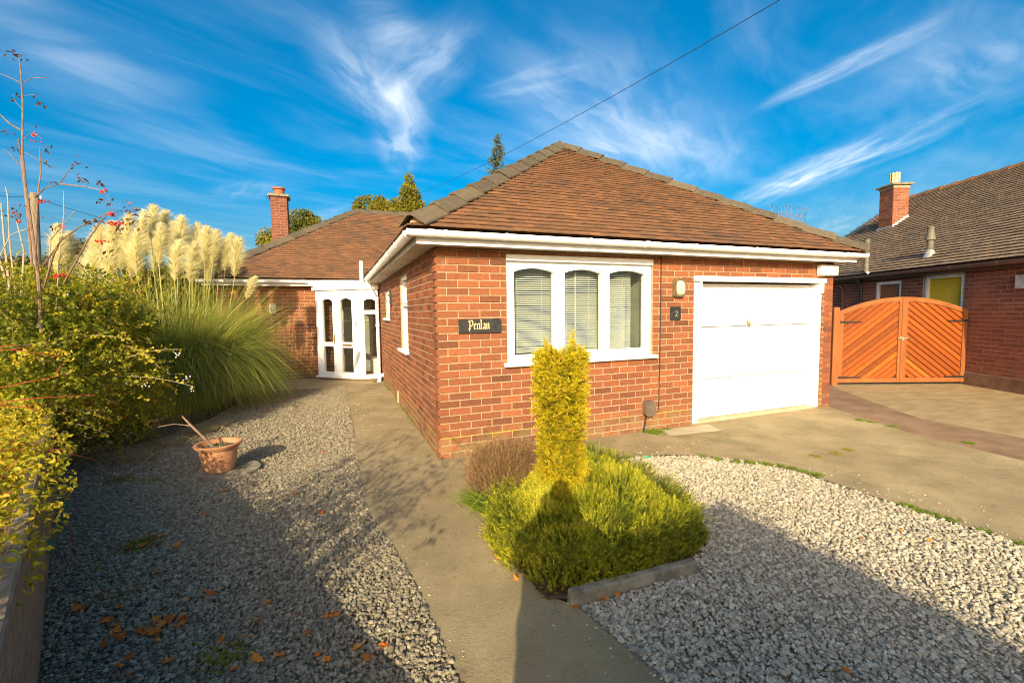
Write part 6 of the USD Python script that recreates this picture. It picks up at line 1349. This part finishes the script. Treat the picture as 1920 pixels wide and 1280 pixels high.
wire('overhead_wire', W(1490, -16, 7.2), W(783, 364, 25), .25, .007, 'overhead wire crossing the sky above the main roof')
wire('overhead_wire', W(-140, 345, 13), ptop+[-.1, 0, -.15], .1, .008, 'overhead wire running left from the utility pole')
wire('overhead_wire', ptop+[.1, 0, -.2], W(330, 436, 30), .2, .010, 'upper overhead wire running from the pole towards the pampas plumes')
wire('overhead_wire', ptop+[0, 0, -1.55], W(330, 445, 30), .1, .010, 'lower overhead wire running from the pole towards the pampas plumes')

# ------------------------------------------------------------------ behind the lens: the photographer and a clipped hedge, known by their shadows
def body():
    J = {}; F_ = np.array([math.sin(SUN_AZ-.05), math.cos(SUN_AZ-.05), 0.]); S_ = np.array([F_[1], -F_[0], 0.]); o = np.array([-1.035, -4.55, 0])
    o[:2] = CAM[:2]-F_[:2]*.235
    g = lambda s, f, z: o+S_*s+F_*f+np.array([0, 0, z])
    H = lambda *bs: m3.Manifold.batch_hull([m3.Manifold.sphere(r, 20).translate(tuple(map(float, p))) for p, r in bs])
    B = [H((g(-.09, 0, .95), .125), (g(.09, 0, .95), .125)), H((g(-.08, 0, .98), .12), (g(.08, 0, .98), .12), (g(-.13, .0, 1.30), .10), (g(.13, 0, 1.30), .10)), H((g(-.17, 0, 1.33), .07), (g(.17, 0, 1.33), .07), (g(0, .0, 1.36), .085)), H((g(0, 0, 1.36), .06), (g(0, .02, 1.47), .058))]
    for s in (-1, 1):
        B += [H((g(s*.10, 0, .92), .10), (g(s*.11, .03, .50), .068)), H((g(s*.11, .03, .50), .066), (g(s*.12, 0, .09), .045)), H((g(s*.12, -.04, .04), .042), (g(s*.13, .17, .03), .034))]
        B += [H((g(s*.19, 0, 1.30), .072), (g(s*.20, .11, 1.14), .070)), H((g(s*.20, .11, 1.14), .068), (g(s*.09, .14, 1.38), .050))]
    m = m3.Manifold.batch_boolean(B, m3.OpType.Add).refine_to_length(.03).to_mesh(); bt_ = trimesh.Trimesh(m.vert_properties[:, :3], m.tri_verts); trimesh.smoothing.filter_taubin(bt_, iterations=12)
    t = Thing('person', 'person in dark clothes raising a camera to the face', 'person', o); t.part('clothing', MB().tm(bt_), 'jacket', smooth=True)
    hd = trimesh.creation.icosphere(4, 1); v = np.array(hd.vertices)*[.066, .090, .112]; fr = v[:, 1] > 0; v[:, 0] *= 1-.18*np.clip(-v[:, 2]/.118, 0, 1)
    v[:, 1] += .022*np.exp(-((v[:, 0]/.016)**2+((v[:, 2]+.012)/.03)**2))*fr; v[:, 1] -= .012*np.exp(-(((np.abs(v[:, 0])-.032)/.016)**2+((v[:, 2]-.012)/.014)**2))*fr; v[:, 1] += .006*np.exp(-((v[:, 0]/.025)**2+((v[:, 2]+.058)/.012)**2))*fr
    hc = g(0, .02, 1.535); wv = lambda v: hc+v[:, :1]*S_+v[:, 1:2]*F_+v[:, 2:]*np.array([0, 0, 1.]); hp_ = t.part('head', MB().add(wv(v), hd.faces), 'skin', smooth=True)
    for s in (-1, 1):
        e = trimesh.creation.icosphere(2, 1); t.part('ear', MB().add(wv(np.array(e.vertices)*[.012, .02, .032]+[s*.067, -.005, -.005]), e.faces), 'skin', hp_, smooth=True)
    hr = np.array(hd.vertices)*[.071, .098, .118]+[0, -.012, .010]; keep = ~((hr[:, 1] > .03) & (hr[:, 2] < .06)) & (hr[:, 2] > -.075); fk = keep[hd.faces].all(1); t.part('hair', MB().add(wv(hr), np.array(hd.faces)[fk]), 'hair', hp_, smooth=True)
    for s in (-1, 1):                                              # hands round the camera
        pal = g(s*.085, .165, 1.45); HB = [H((g(s*.095, .15, 1.405), .030), (g(s*.088, .165, 1.445), .030), (g(s*.086, .178, 1.475), .026))]
        for i in range(4):
            z = 1.435+i*.019; HB.append(H((g(s*.088, .178, z), .0095), (g(s*.078, .202, z+.002), .009))); HB.append(H((g(s*.078, .202, z+.002), .009), (g(s*.055, .208, z+.002-(.004 if i == 3 else 0)), .0078)))
        HB.append(H((g(s*.082, .155, 1.43), .013), (g(s*.064, .138, 1.455), .010))); HB.append(H((g(s*.064, .138, 1.455), .010), (g(s*.042, .136, 1.462), .0085)))
        m = m3.Manifold.batch_boolean(HB, m3.OpType.Add).refine_to_length(.004).to_mesh(); q = trimesh.Trimesh(m.vert_properties[:, :3], m.tri_verts); trimesh.smoothing.filter_taubin(q, iterations=6); t.part('hand', MB().tm(q), 'skin', smooth=True)
    c = Thing('camera_body', 'black camera held in both hands', 'camera', g(0, .17, 1.43)); mb = MB(); v, f = cbox(-.068, .068, .145, .195, -.055, .045, .012)
    mb.add(g(0, 0, 1.47)+v[:, :1]*S_+v[:, 1:2]*F_+v[:, 2:]*np.array([0, 0, 1.]), f); c.part('body', mb, 'dark_plastic')


body()
hb = Thing('clipped_hedge', 'clipped garden hedge behind the photographer', 'hedge', (-.55, -7, 0))
HX0, HX1, HY0, HZ = -1.25, .20, -4.95, 1.50
v, f = cbox(HX0, HX1, HY0-6, HY0, 0, HZ, .10); m = trimesh.Trimesh(v, f).subdivide_to_size(.15); v = np.array(m.vertices); v += (meshkit.noise(v*6, 3)[:, None]-.5)*.03; hb.part('inner_growth', MB().add(v, m.faces, .1), 'tree_leaf')
n = 24000; q = R.uniform((HX0, HY0-6, 0), (HX1, HY0, HZ), (n, 3)); side = R.integers(0, 4, n); q[side == 0, 0] = HX1; q[side == 1, 1] = HY0; q[side == 2, 2] = HZ; q[side == 3, 0] = HX0
mb = MB(); leaves(mb, q+R.normal(0, .008, (n, 3)), R.normal(0, 1, (n, 3)), .035, .022, np.clip(R.normal(.5, .2, n), 0, 1), .15); hb.part('foliage', mb, 'tree_leaf')
# a thin bare shrub behind on the left: it throws the twig shadows on the path
bs = Thing('bare_shrub', 'loose bare shrub behind the timber boards outside the left edge', 'shrub', (-2.75, -3.6, 0)); mb = MB(); lm = MB()
for i in range(44):
    a = R.uniform(0, 2*PI); tp = np.array([-2.55+.65*math.cos(a)*R.random()**.5, -4.1+1.1*math.sin(a)*R.random()**.5, R.uniform(1.2, 2.1)]); b_ = np.array([-2.75, -3.7, 0])+np.r_[R.normal(0, .15, 2), 0]
    mid = (b_+tp)/2+R.normal(0, .1, 3); mb.tube(np.array([b_, mid, tp]), [.014, .010, .004], 5)
    for _ in range(5):
        s = mid+(tp-mid)*R.random(); e = s+unit(R.normal(size=3)+[0, 0, .6])*R.uniform(.2, .5); mb.tube(np.array([s, (s+e)/2+R.normal(0, .02, 3), e]), [.006, .004, .002], 4)
        k = 7; leaves(lm, e+R.normal(0, .07, (k, 3)), R.normal(0, 1, (k, 3)), .06, .035, R.random(k))
bs.part('branches', mb, 'twig'); bs.part('leaves', lm, 'shrub_leaf')
